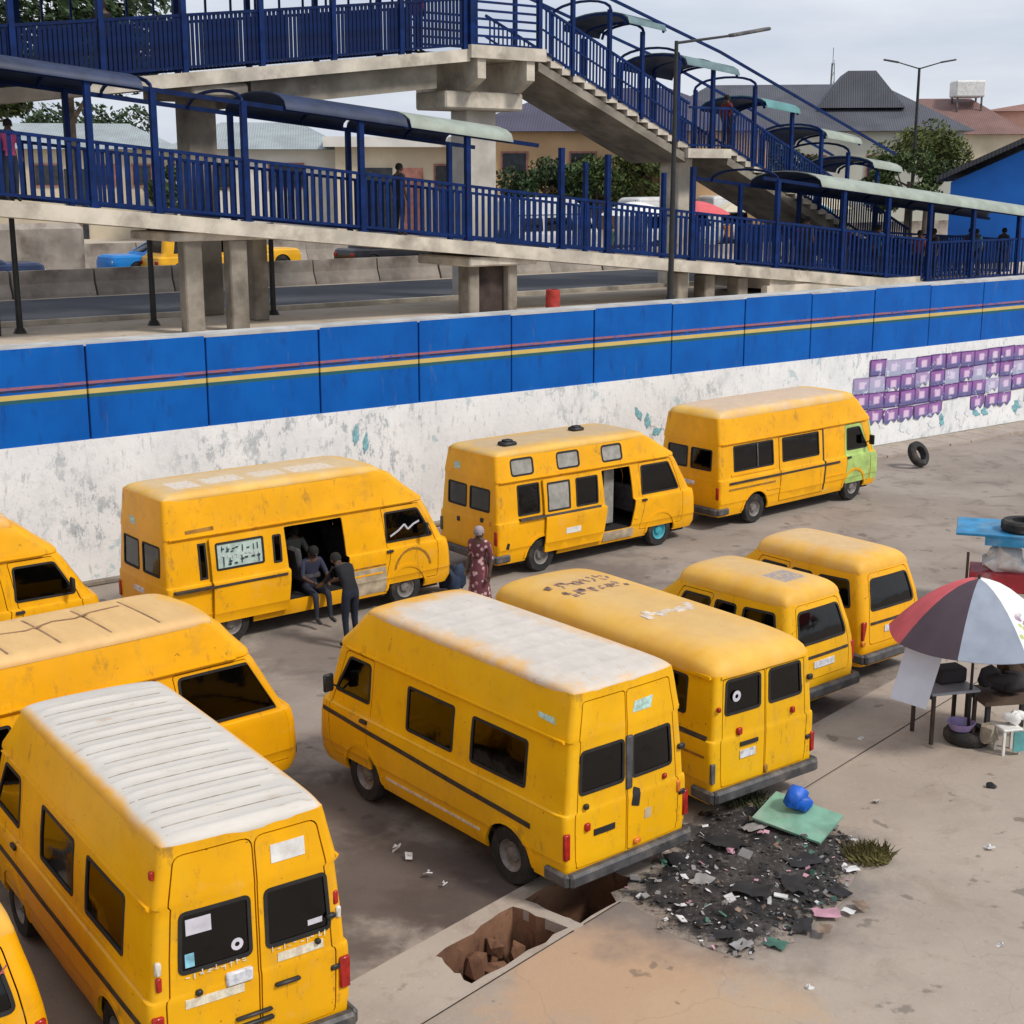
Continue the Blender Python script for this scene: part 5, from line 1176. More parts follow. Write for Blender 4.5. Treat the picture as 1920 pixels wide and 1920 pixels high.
# ---------------------------------------------------------------- houses beyond the highway
def house(name, label, c, rz, w, d, h, roof_h, wallm, roofm, kind='hip', ov=.6, wins=(), doors=(), ridge=.45, cat='house', gablet=None):
    o = empty(name, (c[0], c[1], ZU), rz, label, cat)
    b = MB(); b.box((0, 0, h / 2), (w, d, h)); b.obj('wall', wallm, o)
    W2, D2 = w / 2 + ov, d / 2 + ov; b = MB(); z = h + .012
    if kind == 'hip':
        r = w / 2 * ridge; b.add([(-W2, -D2, z), (W2, -D2, z), (W2, D2, z), (-W2, D2, z), (-r, 0, z + roof_h), (r, 0, z + roof_h)], [(0, 1, 5, 4), (1, 2, 5), (2, 3, 4, 5), (3, 0, 4), (3, 2, 1, 0)])
    elif kind == 'gable':   # ridge runs front to back
        b.add([(-W2, -D2, z), (0, -D2, z + roof_h), (W2, -D2, z), (-W2, D2, z), (0, D2, z + roof_h), (W2, D2, z), (-W2, -D2, z + .22), (0, -D2, z + roof_h + .22), (W2, -D2, z + .22), (-W2, D2, z + .22), (0, D2, z + roof_h + .22), (W2, D2, z + .22)],
              [(0, 3, 4, 1), (1, 4, 5, 2), (6, 7, 10, 9), (7, 8, 11, 10), (0, 1, 7, 6), (1, 2, 8, 7), (3, 9, 10, 4), (4, 10, 11, 5), (0, 6, 9, 3), (2, 5, 11, 8)])
        q = MB(); q.add([(-w / 2, -d / 2, h - .01), (w / 2, -d / 2, h - .01), (0, -d / 2, h + roof_h * .93), (-w / 2, -d / 2 + .2, h - .01), (w / 2, -d / 2 + .2, h - .01), (0, -d / 2 + .2, h + roof_h * .93)], [(0, 1, 2), (5, 4, 3), (0, 2, 5, 3), (1, 4, 5, 2), (0, 3, 4, 1)]); q.obj('gable', wallm, o)
    else:
        b.box((0, 0, h + .16), (w + 2 * ov, d + 2 * ov, .3)); b.box((0, -d / 2 - ov + .05, h + .10), (w + 2 * ov + .02, .14, .52))
    ro = b.obj('roof', roofm, o)
    if gablet:
        q = MB(); gx_, gw, gh, gz = gablet
        q.add([(gx_ - gw / 2, -D2 * .62, z + gz), (gx_ - gw * .16, -D2 * .5, z + gz + gh), (gx_ + gw * .16, -D2 * .5, z + gz + gh), (gx_ + gw / 2, -D2 * .62, z + gz), (gx_ - gw / 2, D2 * .3, z + gz), (gx_ - gw * .16, D2 * .2, z + gz + gh), (gx_ + gw * .16, D2 * .2, z + gz + gh), (gx_ + gw / 2, D2 * .3, z + gz)],
              [(0, 1, 5, 4), (1, 2, 6, 5), (2, 3, 7, 6), (0, 3, 2, 1), (4, 5, 6, 7)]); q.obj('dormer', roofm, ro)
    for (x, z0, ww, hh) in wins:
        q = MB(); q.box((x, -d / 2 - .02, z0 + hh / 2), (ww, .12, hh)); fo = q.obj('window', MT['frame'], o)
        q = MB(); q.box((x, -d / 2 - .085, z0 + hh / 2), (ww - .2, .02, hh - .2)); q.obj('pane', MT['pane'], fo)
    for (x, ww, hh, m) in doors:
        q = MB(); q.box((x, -d / 2 - .03, hh / 2), (ww, .14, hh)); q.obj('door', m, o)
    return o
MT['frame'] = plain('window_frame', (.30, .13, .10), .6, .2); MT['pane'] = plain('dark_pane', (.03, .035, .04), .2, .3)
Mw_cream = plain('cream_wall', (.58, .50, .37), .85, .12, .5, dirt=((.36, .30, .22), .4)); Mw_pale = plain('pale_wall', (.55, .55, .47), .85, .12, .5); Mw_orange = plain('ochre_wall', (.60, .38, .20), .85, .12, .5)
Mw_pink = plain('pink_wall', (.60, .36, .28), .85, .12, .5); Mw_blue = plain('blue_wall', (.008, .12, .46), .7, .15, .5); Mw_white = plain('white_wall', (.66, .64, .59), .85, .12, .5)
def roofing(name, c):
    t = NT(name); wv = t.n.new('ShaderNodeTexWave'); wv.inputs['Scale'].default_value = 2.2; wv.bands_direction = 'X'; t.l.new(t.co, wv.inputs['Vector'])
    col = t.mix(t.step(t.noise(.6, 5, .6), .3, .7), tuple(v * .85 for v in c), tuple(v * 1.15 for v in c)); return t.set(col, .7, wv.outputs['Fac'], .4, .05, 0, .3)
Mr_grey = roofing('slate_roofing', (.085, .088, .105)); Mr_purple = roofing('purple_grey_roofing', (.075, .070, .105)); Mr_brown = roofing('brown_roofing', (.20, .115, .10)); Mr_rust = roofing('rust_roofing', (.26, .13, .10)); Mr_tin = roofing('tin_roofing', (.30, .34, .35)); Mr_dark = roofing('charcoal_roofing', (.045, .045, .05))
house('house', 'ochre house with purple-grey hipped roof seen below the stairs', (5.6, 80), -.1, 15.5, 10, 5.75, 2.4, Mw_orange, Mr_purple, wins=[(-5, 3.6, 1.4, 1.2), (-1.5, 3.6, 1.4, 1.2), (2, 3.6, 1.4, 1.2)], ridge=.35)
house('house', 'large house with charcoal hipped roof and raised dormer beyond the trees', (18.6, 99), -.12, 20, 13, 6.3, 3.2, Mw_pale, Mr_grey, wins=[(-3, 3.4, 1.6, 1.5), (1, 3.4, 1.6, 1.5), (5, 3.4, 1.6, 1.5)], ridge=.55, gablet=(4.0, 5.4, 2.3, 1.5))
house('house', 'brown-roofed house with a water tank behind the charcoal roof', (33.0, 114), -.1, 9.5, 10, 6.6, 2.8, Mw_cream, Mr_brown, ridge=.4)
house('house', 'pink house with rust-coloured roof at the end of the row', (45.5, 122), -.2, 14, 12, 8.6, .9, Mw_pink, Mr_rust, wins=[(-5, 5.5, 1.5, 1.4), (-2, 5.5, 1.5, 1.4)])
house('blue_shed', 'bright blue gabled building with dark roof edge behind the ramp canopy', (27.3, 65), -.36, 14.5, 12, 3.3, 3.6, Mw_blue, Mr_dark, 'gable', ov=.55, cat='building')
house('house', 'cream single-storey house with white roof fascia and dark doorways', (-5.0, 82), .12, 9.5, 9, 5.2, 1.0, Mw_cream, Mw_white, 'flat', wins=[(1.0, 2.9, 1.3, 1.3), (3.3, 2.9, 1.2, 1.3)], doors=[(-2.6, 1.6, 4.0, MT['pane']), (-.8, 1.2, 4.0, MT['frame'])])
house('house', 'white two-tier house with open porch left of the cream house', (-14.5, 86), .12, 9, 9, 5.0, 1.6, Mw_white, Mr_tin, wins=[(-2.5, 2.9, 2.4, 1.4), (1.5, 2.9, 2.0, 1.4)], ridge=.5)
house('house', 'long low cream house with grey-green tin roof behind the left ramp', (-27.5, 90), .15, 14, 9, 5.1, 1.6, Mw_cream, Mr_tin, wins=[(0, 3.0, 1.6, 1.3), (3, 3.0, 1.6, 1.3), (5.3, 3.0, 1.2, 1.3)], doors=[(1.5, 1.2, 4.0, MT['pane'])], ridge=.6)
t_ = empty('water_tank', (34.2, 112.5, ZU), 0, 'pale water tank on a frame above the brown roof', 'water tank')
b = MB(); b.box((0, 0, 10.0), (2.2, 1.8, 1.2), ch=.1); b.obj('tank', MT['white_paint'], t_)
b = MB()
for sx in (-1, 1):
    for sy in (-1, 1): b.box((sx * .9, sy * .7, 4.7), (.12, .12, 9.4))
b.obj('stand', MT['bumper'], t_)
t_ = empty('radio_mast', (64, 300, ZU), 0, 'thin lattice radio mast far beyond the roofs', 'mast')
b = MB()
for sx, sy in ((-1, -1), (1, -1), (0, 1)): b.bar((sx * .9, sy * .9, 0), (sx * .25, sy * .25, 26), .14, .14, (0, 1, 0))
for k in range(14):
    z = k * 1.9; f_ = 1 - z / 36; b.bar((-.9 * f_, -.9 * f_, z), (.9 * f_, -.9 * f_, z + 1.9), .08, .08, (0, 1, 0))
b.bar((0, 0, 26), (0, 0, 29), .1, .1, (0, 1, 0)); b.obj('lattice', MT['bumper'], t_)

# ---------------------------------------------------------------- trees
def leaf_mat(name, c):
    t = NT(name); c_ = t.mix(t.step(t.noise(1.1, 4), .35, .65), tuple(v * .6 for v in c), tuple(v * 1.35 for v in c)); m = t.set(c_, .6, None); t.b.inputs['Specular IOR Level'].default_value = .25; return m
ML = [leaf_mat('leaf_dark', (.035, .060, .022)), leaf_mat('leaf_mid', (.060, .090, .025)), leaf_mat('leaf_yellowish', (.105, .125, .035))]
M_bark = plain('bark', (.13, .10, .075), .95, .3, 3)
def tree(name, label, loc, h, rx, rz_, seed, mat, n=5200, clumps=18, leaf=.13, cat='tree', trunk_r=.16):
    rr = random.Random(seed); o = empty(name, loc, rr.uniform(0, 6), label, cat)
    ch = h - rz_; b = MB(); b.tube((0, 0, -.1), (rr.uniform(-.1, .1), rr.uniform(-.1, .1), ch), trunk_r, trunk_r * .55, 9)
    cl = []
    for k in range(clumps):
        a = rr.uniform(0, 6.28); q = rr.uniform(.15, 1) ** .6; zz = rr.uniform(-.75, .8); ra = math.sqrt(max(0.05, 1 - zz * zz)) * q
        p = Vector((math.cos(a) * rx * ra, math.sin(a) * rx * ra, ch + zz * rz_ * .8)); cl.append((p, rr.uniform(.26, .44) * rx))
        if k < 9: b.tube((0, 0, ch * rr.uniform(.55, .95)), p, trunk_r * .4, .02, 6)
    b.obj('trunk', M_bark, o)
    V = []; F = []
    for i in range(n):
        p, r = cl[i % clumps]; v = Vector((rr.gauss(0, 1), rr.gauss(0, 1), rr.gauss(0, 1))).normalized() * r * rr.uniform(.35, 1.05) ** .5
        c = p + Vector((v.x, v.y, v.z * .75)); nn = Vector((rr.gauss(0, 1), rr.gauss(0, 1), rr.gauss(.6, 1))).normalized(); a = nn.orthogonal().normalized(); d = nn.cross(a); s = leaf * rr.uniform(.6, 1.3)
        k = len(V); V += [c - a * s, c - d * s * .45, c + a * s, c + d * s * .45]; F.append((k, k + 1, k + 2, k + 3))
    me = bpy.data.meshes.new('crown'); me.from_pydata([tuple(v) for v in V], [], F); me.materials.append(mat); link('crown', me, o); return o
G3 = 'trees beyond the highway'
tree('tree', 'dark round tree in front of the ochre house', (1.6, 73, ZU), 4.4, 2.1, 1.4, 1, ML[0]); tree('tree', 'dense dark tree beside the yellow-leaved one', (4.2, 74, ZU), 4.6, 2.0, 1.5, 2, ML[1])
tree('tree', 'yellowish tree under the staircase slab', (6.9, 74, ZU), 5.2, 1.9, 1.6, 3, ML[2]); tree('tree', 'small green tree behind the stair column', (9.2, 76, ZU), 4.6, 1.6, 1.3, 4, ML[1])
tree('tree', 'bushy green tree between the charcoal roof and the blue building', (20.4, 76, ZU), 5.0, 2.2, 1.7, 5, ML[1], 6000); tree('tree', 'tall yellowish tree beside the brown roof', (23.6, 84, ZU), 6.6, 2.6, 1.8, 6, ML[2], 6000)
tree('tree', 'dark tree right of the bushy green one', (27.0, 80, ZU), 5.0, 2.1, 1.7, 7, ML[0], 5000); tree('tree', 'tree showing through the staircase posts', (14.6, 78, ZU), 6.2, 2.2, 2.0, 8, ML[0], 6000)
tree('tree', 'tall dark tree rising above the left end of the footbridge', (-19.0, 64, ZU), 12.5, 4.2, 3.0, 9, ML[0], 9000, 22, .2, trunk_r=.3); tree('tree', 'smaller dark tree behind the left end of the ramp', (-24.5, 66, ZU), 10.5, 3.2, 2.6, 10, ML[1], 7000, 18, .2, trunk_r=.25)
tree('tree', 'low shrubby tree by the white house', (-17.0, 76, ZU), 4.4, 1.6, 1.4, 12, ML[1]); tree('tree', 'spreading tree behind the tin-roofed house', (-30, 104, ZU), 9.0, 4.5, 2.6, 13, ML[0], 6000, 20, .22)

# ---------------------------------------------------------------- market parasols far right
def parasol(label, loc, r, h, cols, n=8, drop=.45, apex=None, group=None, rz=0, tilt=(0, 0), name='parasol', base=True):
    o = empty(name, loc, rz, label, 'parasol', group); o.rotation_euler = (tilt[0], tilt[1], rz)
    for k in range(n):
        a0, a1 = 2 * math.pi * k / n, 2 * math.pi * (k + 1) / n; V = []; F = []; m = 7; q = 5
        for i in range(m + 1):
            t = i / m
            for j in range(q + 1):
                a = a0 + (a1 - a0) * j / q; bow = 1 - .045 * t * math.sin(math.pi * j / q)
                V.append((math.cos(a) * r * t * bow, math.sin(a) * r * t * bow, h - drop * (t ** 1.75) - .025 * t * math.sin(math.pi * j / q)))
        for i in range(m):
            for j in range(q): F.append((i * (q + 1) + j, (i + 1) * (q + 1) + j, (i + 1) * (q + 1) + j + 1, i * (q + 1) + j + 1))
        c = len(V); V += [(x, y, z - .006) for x, y, z in V]; F += [tuple(c + t for t in reversed(f)) for f in list(F)]
        me = bpy.data.meshes.new('canopy_panel'); me.from_pydata(V, [], F); me.materials.append(cols[k % len(cols)]); me.polygons.foreach_set('use_smooth', [True] * len(F)); link('canopy_panel', me, o)
    b = MB(); b.tube((0, 0, 0), (0, 0, h + .06), .022, .018, 8); b.obj('pole', MT['black'], o)
    b = MB()
    for k in range(n):
        a = 2 * math.pi * k / n
        for i in range(6):
            t, t2 = i / 6, (i + 1) / 6; b.bar((math.cos(a) * r * t, math.sin(a) * r * t, h - drop * t ** 1.75 - .022), (math.cos(a) * r * t2, math.sin(a) * r * t2, h - drop * t2 ** 1.75 - .022), .012, .012)
        b.bar((0, 0, h - drop - .05), (math.cos(a) * r * .5, math.sin(a) * r * .5, h - drop * .5 ** 1.75 - .025), .01, .01)
    b.obj('ribs', MT['bumper'], o); return o
M_cl = {k: plain('cloth_' + k, c, .8, .10, 3) for k, c in dict(red=(.62, .11, .12), maroon=(.075, .050, .062), grey=(.27, .30, .36), white=(.74, .74, .71), green=(.05, .12, .08), cream=(.66, .58, .42), purple=(.16, .10, .22), blue=(.05, .22, .36), dark=(.035, .032, .035), brown=(.10, .065, .045)).items()}
t = NT('floral_cloth'); vo = t.n.new('ShaderNodeTexVoronoi'); vo.inputs['Scale'].default_value = 7; t.l.new(t.co, vo.inputs['Vector']); X, Y, Z = t.sep()
fl = t.mix(t.step(vo.outputs['Distance'], .35, .2), (.72, .72, .68), (.42, .50, .18)); fl = t.mix(t.step(t.noise(4, 3, seed=3), .58, .62), fl, (.30, .20, .28)); M_cl['floral'] = t.set(t.mix(t.step(t.math('SQRT', t.math('ADD', t.math('POWER', X, 2), t.math('POWER', Y, 2))), .62, .74), (.74, .74, .71), fl), .8, None)
for k, (x, y, cc) in enumerate(((11.0, 70, 'cream'), (12.8, 72, 'white'), (14.6, 74, 'white'), (13.6, 69, 'blue'), (16.2, 76, 'cream'), (5.2, 62, 'white'), (8.0, 64, 'red'))):
    parasol(('cream market parasol beyond the highway', 'white market parasol beyond the highway', 'blue market parasol beyond the highway', 'red market parasol beyond the highway')[('cream', 'white', 'blue', 'red').index(cc)], (x, y, ZU), 1.5, 2.5, [M_cl[cc]], 8, .55, group={'cream': 'cream market parasols', 'white': 'white market parasols'}.get(cc))

# ---------------------------------------------------------------- the near parasol and stall
ux, uy = 6.38, 18.95
parasol('parasol with red, maroon, grey and flowered white panels shading the stall', (ux, uy, .035), 1.18, 2.36, [M_cl[k] for k in ('white', 'green', 'red', 'red', 'maroon', 'grey', 'floral', 'floral')], 8, .82, rz=R(17))
b = MB(); b.lathe([(.10, .0), (.29, .0), (.33, .05), (.33, .13), (.29, .18), (.17, .18), (.15, .12), (.10, .10)], 22, closed=True); o = b.obj('tyre', MT['tyre'], None, 40, (ux, uy, .035)); tag(o, 'old tyre holding the foot of the coloured parasol', 'tyre')
b = MB(); rock(b, (0, 0, .16), (.16, .15, .16), 4, n=26); o = b.obj('sack', plain('sacking', (.36, .31, .24), .9, .25, 8), None, 50, (ux + .17, uy - .30, .10)); tag(o, 'small beige sack resting against the parasol tyre', 'sack')
b = MB(); b.lathe([(.001, .01), (.13, .0), (.19, .10), (.20, .10), (.14, -.01), (.001, -.005)], 18); o = b.obj('basin', plain('lilac_plastic', (.34, .26, .48), .4, .1), None, 40, (ux - .12, uy - .05, .24)); tag(o, 'lilac plastic basin on the parasol base', 'basin')
t_ = empty('stall_table', (5.98, 19.06, .035), R(14), 'small stall table with pale grey top and thin dark legs', 'table')
b = MB(); b.box((.12, .06, .74), (.74, .62, .04), ch=.01); b.obj('table_top', plain('grey_tabletop', (.32, .34, .37), .5, .12, 5), t_)
for sx, sy in ((-.20, -.2), (.44, -.2), (-.20, .32), (.44, .32)):
    b = MB(); b.box((sx, sy, .36), (.045, .045, .72)); b.obj('leg', plain('dark_wood', (.055, .040, .032), .8, .3) if 'dwood' not in MT else MT['dwood'], t_)
b = MB(); b.box((-.24, .06, .70), (.04, .60, .06)); b.obj('apron', MT['black'], t_)
b = MB(); M_ = Matrix.Rotation(R(-12), 4, 'X') @ Matrix.Rotation(R(14), 4, 'Y'); b.box((0, 0, 0), (.50, .03, .80), M=M_); o = b.obj('white_board', plain('white_board', (.66, .68, .76), .5, .06, 3), None, None, (5.56, 18.78, 1.05), (0, 0, R(-12))); tag(o, 'blank white board propped upright against the stall table', 'board')
b = MB(); b.box((0, 0, 0), (.44, .30, .22), ch=.03); o = b.obj('crate', M_cl['dark'], None, None, (6.16, 19.30, .035 + .76 + .112), (0, 0, .3)); tag(o, 'dark box standing on the grey stall table', 'box')
def cloth_pile(name, label, loc, r, m, seed, cat='cloth'):
    b = MB(); rr = random.Random(seed)
    for k in range(5): rock(b, (rr.uniform(-.5, .5) * r[0], rr.uniform(-.4, .4) * r[1], rr.uniform(.3, .7) * r[2]), (r[0] * .6, r[1] * .6, r[2] * .5), seed * 10 + k, n=20)
    return tag(b.obj(name, m, None, 50, loc), label, cat)
t_ = empty('stall_bench', (6.95, 19.15, .035), R(10), 'low dark bench under the coloured parasol', 'bench')
b = MB(); b.box((0, 0, .62), (1.0, .7, .06)); b.obj('seat', M_cl['brown'], t_)
for sx in (-.42, .42):
    for sy in (-.28, .28):
        b = MB(); b.box((sx, sy, .30), (.06, .06, .6)); b.obj('leg', M_cl['dark'], t_)
cloth_pile('cloth_bundle', 'heap of dark cloth on the bench under the parasol', (6.9, 19.1, .69), (.42, .32, .34), M_cl['dark'], 2); cloth_pile('cloth_bundle', 'brown bundle behind the dark cloth heap', (7.2, 19.4, .69), (.3, .28, .5), M_cl['brown'], 3)
cloth_pile('plastic_bag', 'white plastic bag hanging beside the parasol bench', (6.88, 18.60, .40), (.16, .12, .2), M_cl['white'], 5, 'bag')
t_ = empty('plastic_stool', (6.80, 18.55, .035), .2, 'white plastic stool with teal cloth beside the parasol tyre', 'stool')
b = MB(); b.box((0, 0, .36), (.30, .28, .035), ch=.01); b.obj('seat', MT['white_paint'], t_)
for sx in (-.12, .12):
    for sy in (-.11, .11):
        b = MB(); b.box((sx, sy, .17), (.035, .035, .34)); b.obj('leg', MT['white_paint'], t_)
b = MB(); b.box((.10, -.15, .20), (.2, .02, .28)); b.obj('cloth', plain('teal_cloth', (.10, .30, .30), .8), t_)

# ---------------------------------------------------------------- blue stand with tyres
M_sb = plain('sky_blue_paint', (.03, .22, .42), .5, .25, 3, dirt=((.25, .32, .36), .6))
st = empty('blue_stand', (9.3, 25.3, 0), R(-18), 'sky blue metal stand with a flat top carrying old tyres', 'stand')
b = MB(); b.box((0, 0, 1.52), (2.4, 1.3, .05), ch=.01); b.box((.1, -.62, 1.42), (1.6, .05, .16)); b.obj('top', M_sb, st)
for sx, sy in ((.52, -.55), (1.1, -.5), (-.3, .52), (1.1, .52)):
    b = MB(); b.box((sx, sy, .75), (.09 if sx != .52 else .13, .09, 1.5)); b.obj('leg', M_sb, st)
def tyre(label, loc, rot, r=.33, w=.2, group=None):
    b = MB(); b.lathe([(r * .55, -w / 2), (r * .90, -w / 2), (r, -w / 2 + .04), (r, w / 2 - .04), (r * .90, w / 2), (r * .55, w / 2), (r * .60, 0)], 26, 'Z', closed=True)
    return tag(b.obj('tyre', MT['tyre'], None, 40, loc, rot), label, 'tyre', group)
tyre('black tyre lying at the edge of the blue stand', (9.20, 25.15, 1.645), (0, 0, 0), .40); tyre('black tyre leaning on top of another on the blue stand', (9.85, 25.35, 1.76), (.25, .28, 0), .42, .22)
tyre('lone black tyre leaning by the foot of the postered wall', (11.15, 38.85, .36), (R(62), 0, R(40)), .36, .2)
cloth_pile('sack', 'big white sack stored beneath the blue stand', (9.05, 25.25, .78), (.52, .4, .50), plain('white_sack', (.70, .68, .66), .85, .15, 6, dirt=((.40, .35, .30), .5)), 7, 'sack')
t_ = empty('red_trolley', (9.15, 25.25, 0), R(-18), 'red painted crate trolley under the blue stand', 'trolley')
b = MB(); b.box((0, 0, .62), (1.6, .8, .34), ch=.02); b.obj('tray', plain('red_enamel', (.40, .03, .04), .5, .2, 4, dirt=((.5, .42, .40), .5)), t_)
for sx in (-.55, .55):
    for sy in (-.3, .3):
        b = MB(); b.box((sx, sy, .23), (.06, .06, .46)); b.obj('leg', MT['bumper'], t_)
b = MB(); b.box((-.84, -.1, .82), (.05, .12, .5)); b.obj('handle', M_cl['brown'], t_)

# pale buses waiting beyond the highway
P_w2 = plain('bus_white', (.58, .58, .57), .5, .12, 2, dirt=((.36, .33, .28), .5))
for k, (x, y, hd_, lb) in enumerate(((-.5, 62.5, 54, 'white high-roofed van waiting beyond the highway below the landing'), (5.2, 66.5, 54, 'white high-roofed van ahead of another beyond the highway'), (9.6, 74.0, 60, 'white high-roofed van near the market parasols'))):
    o_, s_, b_, r_ = van('white_van', lb, (x, y), hd_, 'high', 4.9, .93, P_w2, P_w2, (.95, 3.8), windows=[('R', rect(.5, 1.25, 1.6, 1.78), .04), ('R', rect(1.8, 1.25, 3.2, 1.78), .04), windscreen(.93)], doors=[front_door('R', 3.5, 4.5, 4.9)], group='white vans beyond the highway', cat='van', seats=False)
    o_.location.z = ZU + .006
# ---------------------------------------------------------------- burnt rubbish heap
ash_pts = [(1.15, 14.5), (1.7, 15.4), (2.2, 16.5), (3.0, 17.0), (3.7, 16.6), (4.1, 15.9), (4.0, 15.2), (3.6, 14.3), (3.0, 13.6), (2.35, 13.1), (1.95, 13.4), (1.5, 13.9)]
rr = random.Random(21)
ash_o = []
for i in range(len(ash_pts)):
    p, q = ash_pts[i], ash_pts[(i + 1) % len(ash_pts)]
    for k in range(5): ash_o.append((p[0] + (q[0] - p[0]) * k / 5 + rr.uniform(-.09, .09), p[1] + (q[1] - p[1]) * k / 5 + rr.uniform(-.09, .09)))
def ash_h(x, y):
    d = min(math.hypot(x - p[0], y - p[1]) for p in ash_o); return min(.10, d * .16) + (.03 * (math.sin(x * 9 + y * 4) * math.sin(y * 11 - x * 3)) if d > .15 else 0)
t = NT('ash_and_cinders'); at_ = t.n.new('ShaderNodeAttribute'); at_.attribute_name = 'thick'; c = t.mix(t.step(t.noise(2.4, 7, .7), .35, .65), (.022, .021, .022), (.085, .075, .070)); c = t.mix(t.step(t.noise(11, 6, .7, seed=3), .56, .66), c, (.17, .155, .15)); c = t.mix(t.step(t.noise(28, 4, .7, seed=6), .64, .70), c, (.42, .40, .39))
thin = t.step(t.math('ADD', at_.outputs['Fac'], t.math('MULTIPLY', t.math('SUBTRACT', t.noise(5, 6, .7, seed=13), .5), 1.0)), .36, .10); c = t.mix(thin, c, t.mix(t.noise(4, 5, .6), (.30, .25, .21), (.36, .30, .25)))
M_ash = t.set(c, .95, t.noise(16, 6, .75), .9, .05, 0, .15)
o = sheet('ash_heap', ash_o, [], .036, M_ash, [(1 + x * .06, 13 + y * .06) for x in range(55) for y in range(68)], ash_h)
av = o.data.attributes.new('thick', 'FLOAT', 'POINT')
for i_, v_ in enumerate(o.data.vertices): av.data[i_].value = min(1.0, min(math.hypot(v_.co.x - p[0], v_.co.y - p[1]) for p in ash_o) / .55)
tag(o, 'black bed of ash and cinders spread on the paving', 'ash', kind='stuff')
b = MB(); cols = [plain('litter_white', (.62, .61, .60), .7, .15), plain('litter_grey', (.25, .24, .235), .8, .2), plain('litter_black', (.018, .018, .020), .7, .4), plain('litter_pink', (.45, .24, .30), .7, .2), plain('litter_green', (.05, .13, .10), .7, .3), plain('litter_brown', (.20, .14, .10), .8, .3)]
an = np.array(ash_o)
def scrap(b, x, y, z, s, mi):
    a = rr.uniform(0, 6.28); n = Vector((rr.gauss(0, .5), rr.gauss(0, .5), 1)).normalized(); u = n.orthogonal().normalized(); u = Matrix.Rotation(a, 3, n) @ u; v = n.cross(u); k = rr.uniform(.25, 1)
    P_ = [(-1, -1), (1, -.8), (1.1, .9), (-.7, 1)]; c_ = Vector((x, y, z)); h = n * s * rr.uniform(.05, .3)
    V = [c_ + u * s * p[0] + v * s * k * p[1] for p in P_]; V += [p + h for p in V]; b.add(V, [(3, 2, 1, 0), (4, 5, 6, 7), (0, 1, 5, 4), (1, 2, 6, 5), (2, 3, 7, 6), (3, 0, 4, 7)], mi)
k = 0
while k < 620:
    x, y = rr.uniform(1.0, 4.3), rr.uniform(12.9, 17.1)
    # the litter thickens towards the near right rim
    side = (x - 1.0) * .55 - (y - 15.2) * .55
    if rr.random() > .10 + .42 * side: continue
    if not pip(np.array([(x, y)]), ash_o)[0]: continue
    scrap(b, x, y, .05 + ash_h(x, y), rr.uniform(.010, .036), rr.choices(range(6), (1.6, 5, 9, .7, 1, 2.4))[0]); k += 1
tag(b.obj('litter', cols), 'fine litter of scraps strewn through the ash', 'litter', kind='stuff')
for k in range(34):
    while True:
        x, y = rr.uniform(1.2, 4.2), rr.uniform(12.9, 16.8)
        if pip(np.array([(x, y)]), ash_o)[0] and rr.random() < .25 + .3 * ((x - 1) * .6 - (y - 15.4) * .5): break
    ci = rr.choices(range(6), (7, 3, 3, 1.6, 1.2, 1.2))[0]; q = MB(); s_ = rr.uniform(.035, .08)
    if rr.random() < .5: rock(q, (0, 0, .02), (s_, s_ * .7, s_ * .45), 300 + k, n=10)
    else: scrap(q, 0, 0, .01, s_, 0); q.m = [0] * len(q.f)
    nm = ('white', 'grey', 'black', 'pink', 'green', 'brown')[ci]
    tag(q.obj('litter_scrap', cols[ci], None, None, (x, y, .05 + ash_h(x, y)), (0, 0, rr.uniform(0, 6))), nm + ' scrap of rubbish lying on the burnt ash heap', 'litter', nm + ' scraps on the ash heap')
for k, (x, y) in enumerate(((-1.2, 15.4), (-.95, 14.95), (-.75, 14.7), (-1.35, 15.6), (2.9, 12.6), (4.6, 16.9), (5.0, 13.4), (5.6, 15.6), (-2.6, 16.6), (3.4, 26.6), (6.4, 31.2), (4.9, 19.0))):
    q = MB(); s_ = rr.uniform(.035, .08); scrap(q, 0, 0, 0, s_, 0); q.m = [0] * len(q.f); rock(q, (.02, 0, .02), (s_ * .7, s_ * .5, .03), 80 + k, n=9)
    tag(q.obj('paper_litter', cols[0], None, None, (x, y, .045), (0, 0, k)), 'crumpled white paper dropped on the bare ground', 'litter', 'white paper on the ground')
q = MB(); rock(q, (0, 0, .03), (.09, .06, .05), 91); tag(q.obj('black_lump', cols[2], None, None, (6.2, 17.35, .04)), 'small black lump alone on the pale paving', 'lump')
b = MB(); M_ = Matrix.Rotation(R(4), 4, 'X') @ Matrix.Rotation(R(-13), 4, 'Y'); b.box((0, 0, 0), (.60, .90, .03), M=M_); o = b.obj('green_board', plain('faded_green_board', (.17, .34, .25), .6, .25, 3, dirt=((.36, .42, .36), .8)), None, None, (3.42, 15.98, .26), (0, 0, R(52))); tag(o, 'faded green board lying across the ash heap', 'board')
b = MB(); rock(b, (0, 0, .15), (.17, .16, .16), 71, n=46); rock(b, (.06, -.05, .10), (.14, .12, .11), 72, n=30); o = b.obj('blue_bundle', plain('royal_blue_plastic', (.008, .10, .50), .45, .25, 9), None, 40, (3.42, 16.12, .30)); tag(o, 'bright blue plastic bundle sitting on the green board', 'bundle')
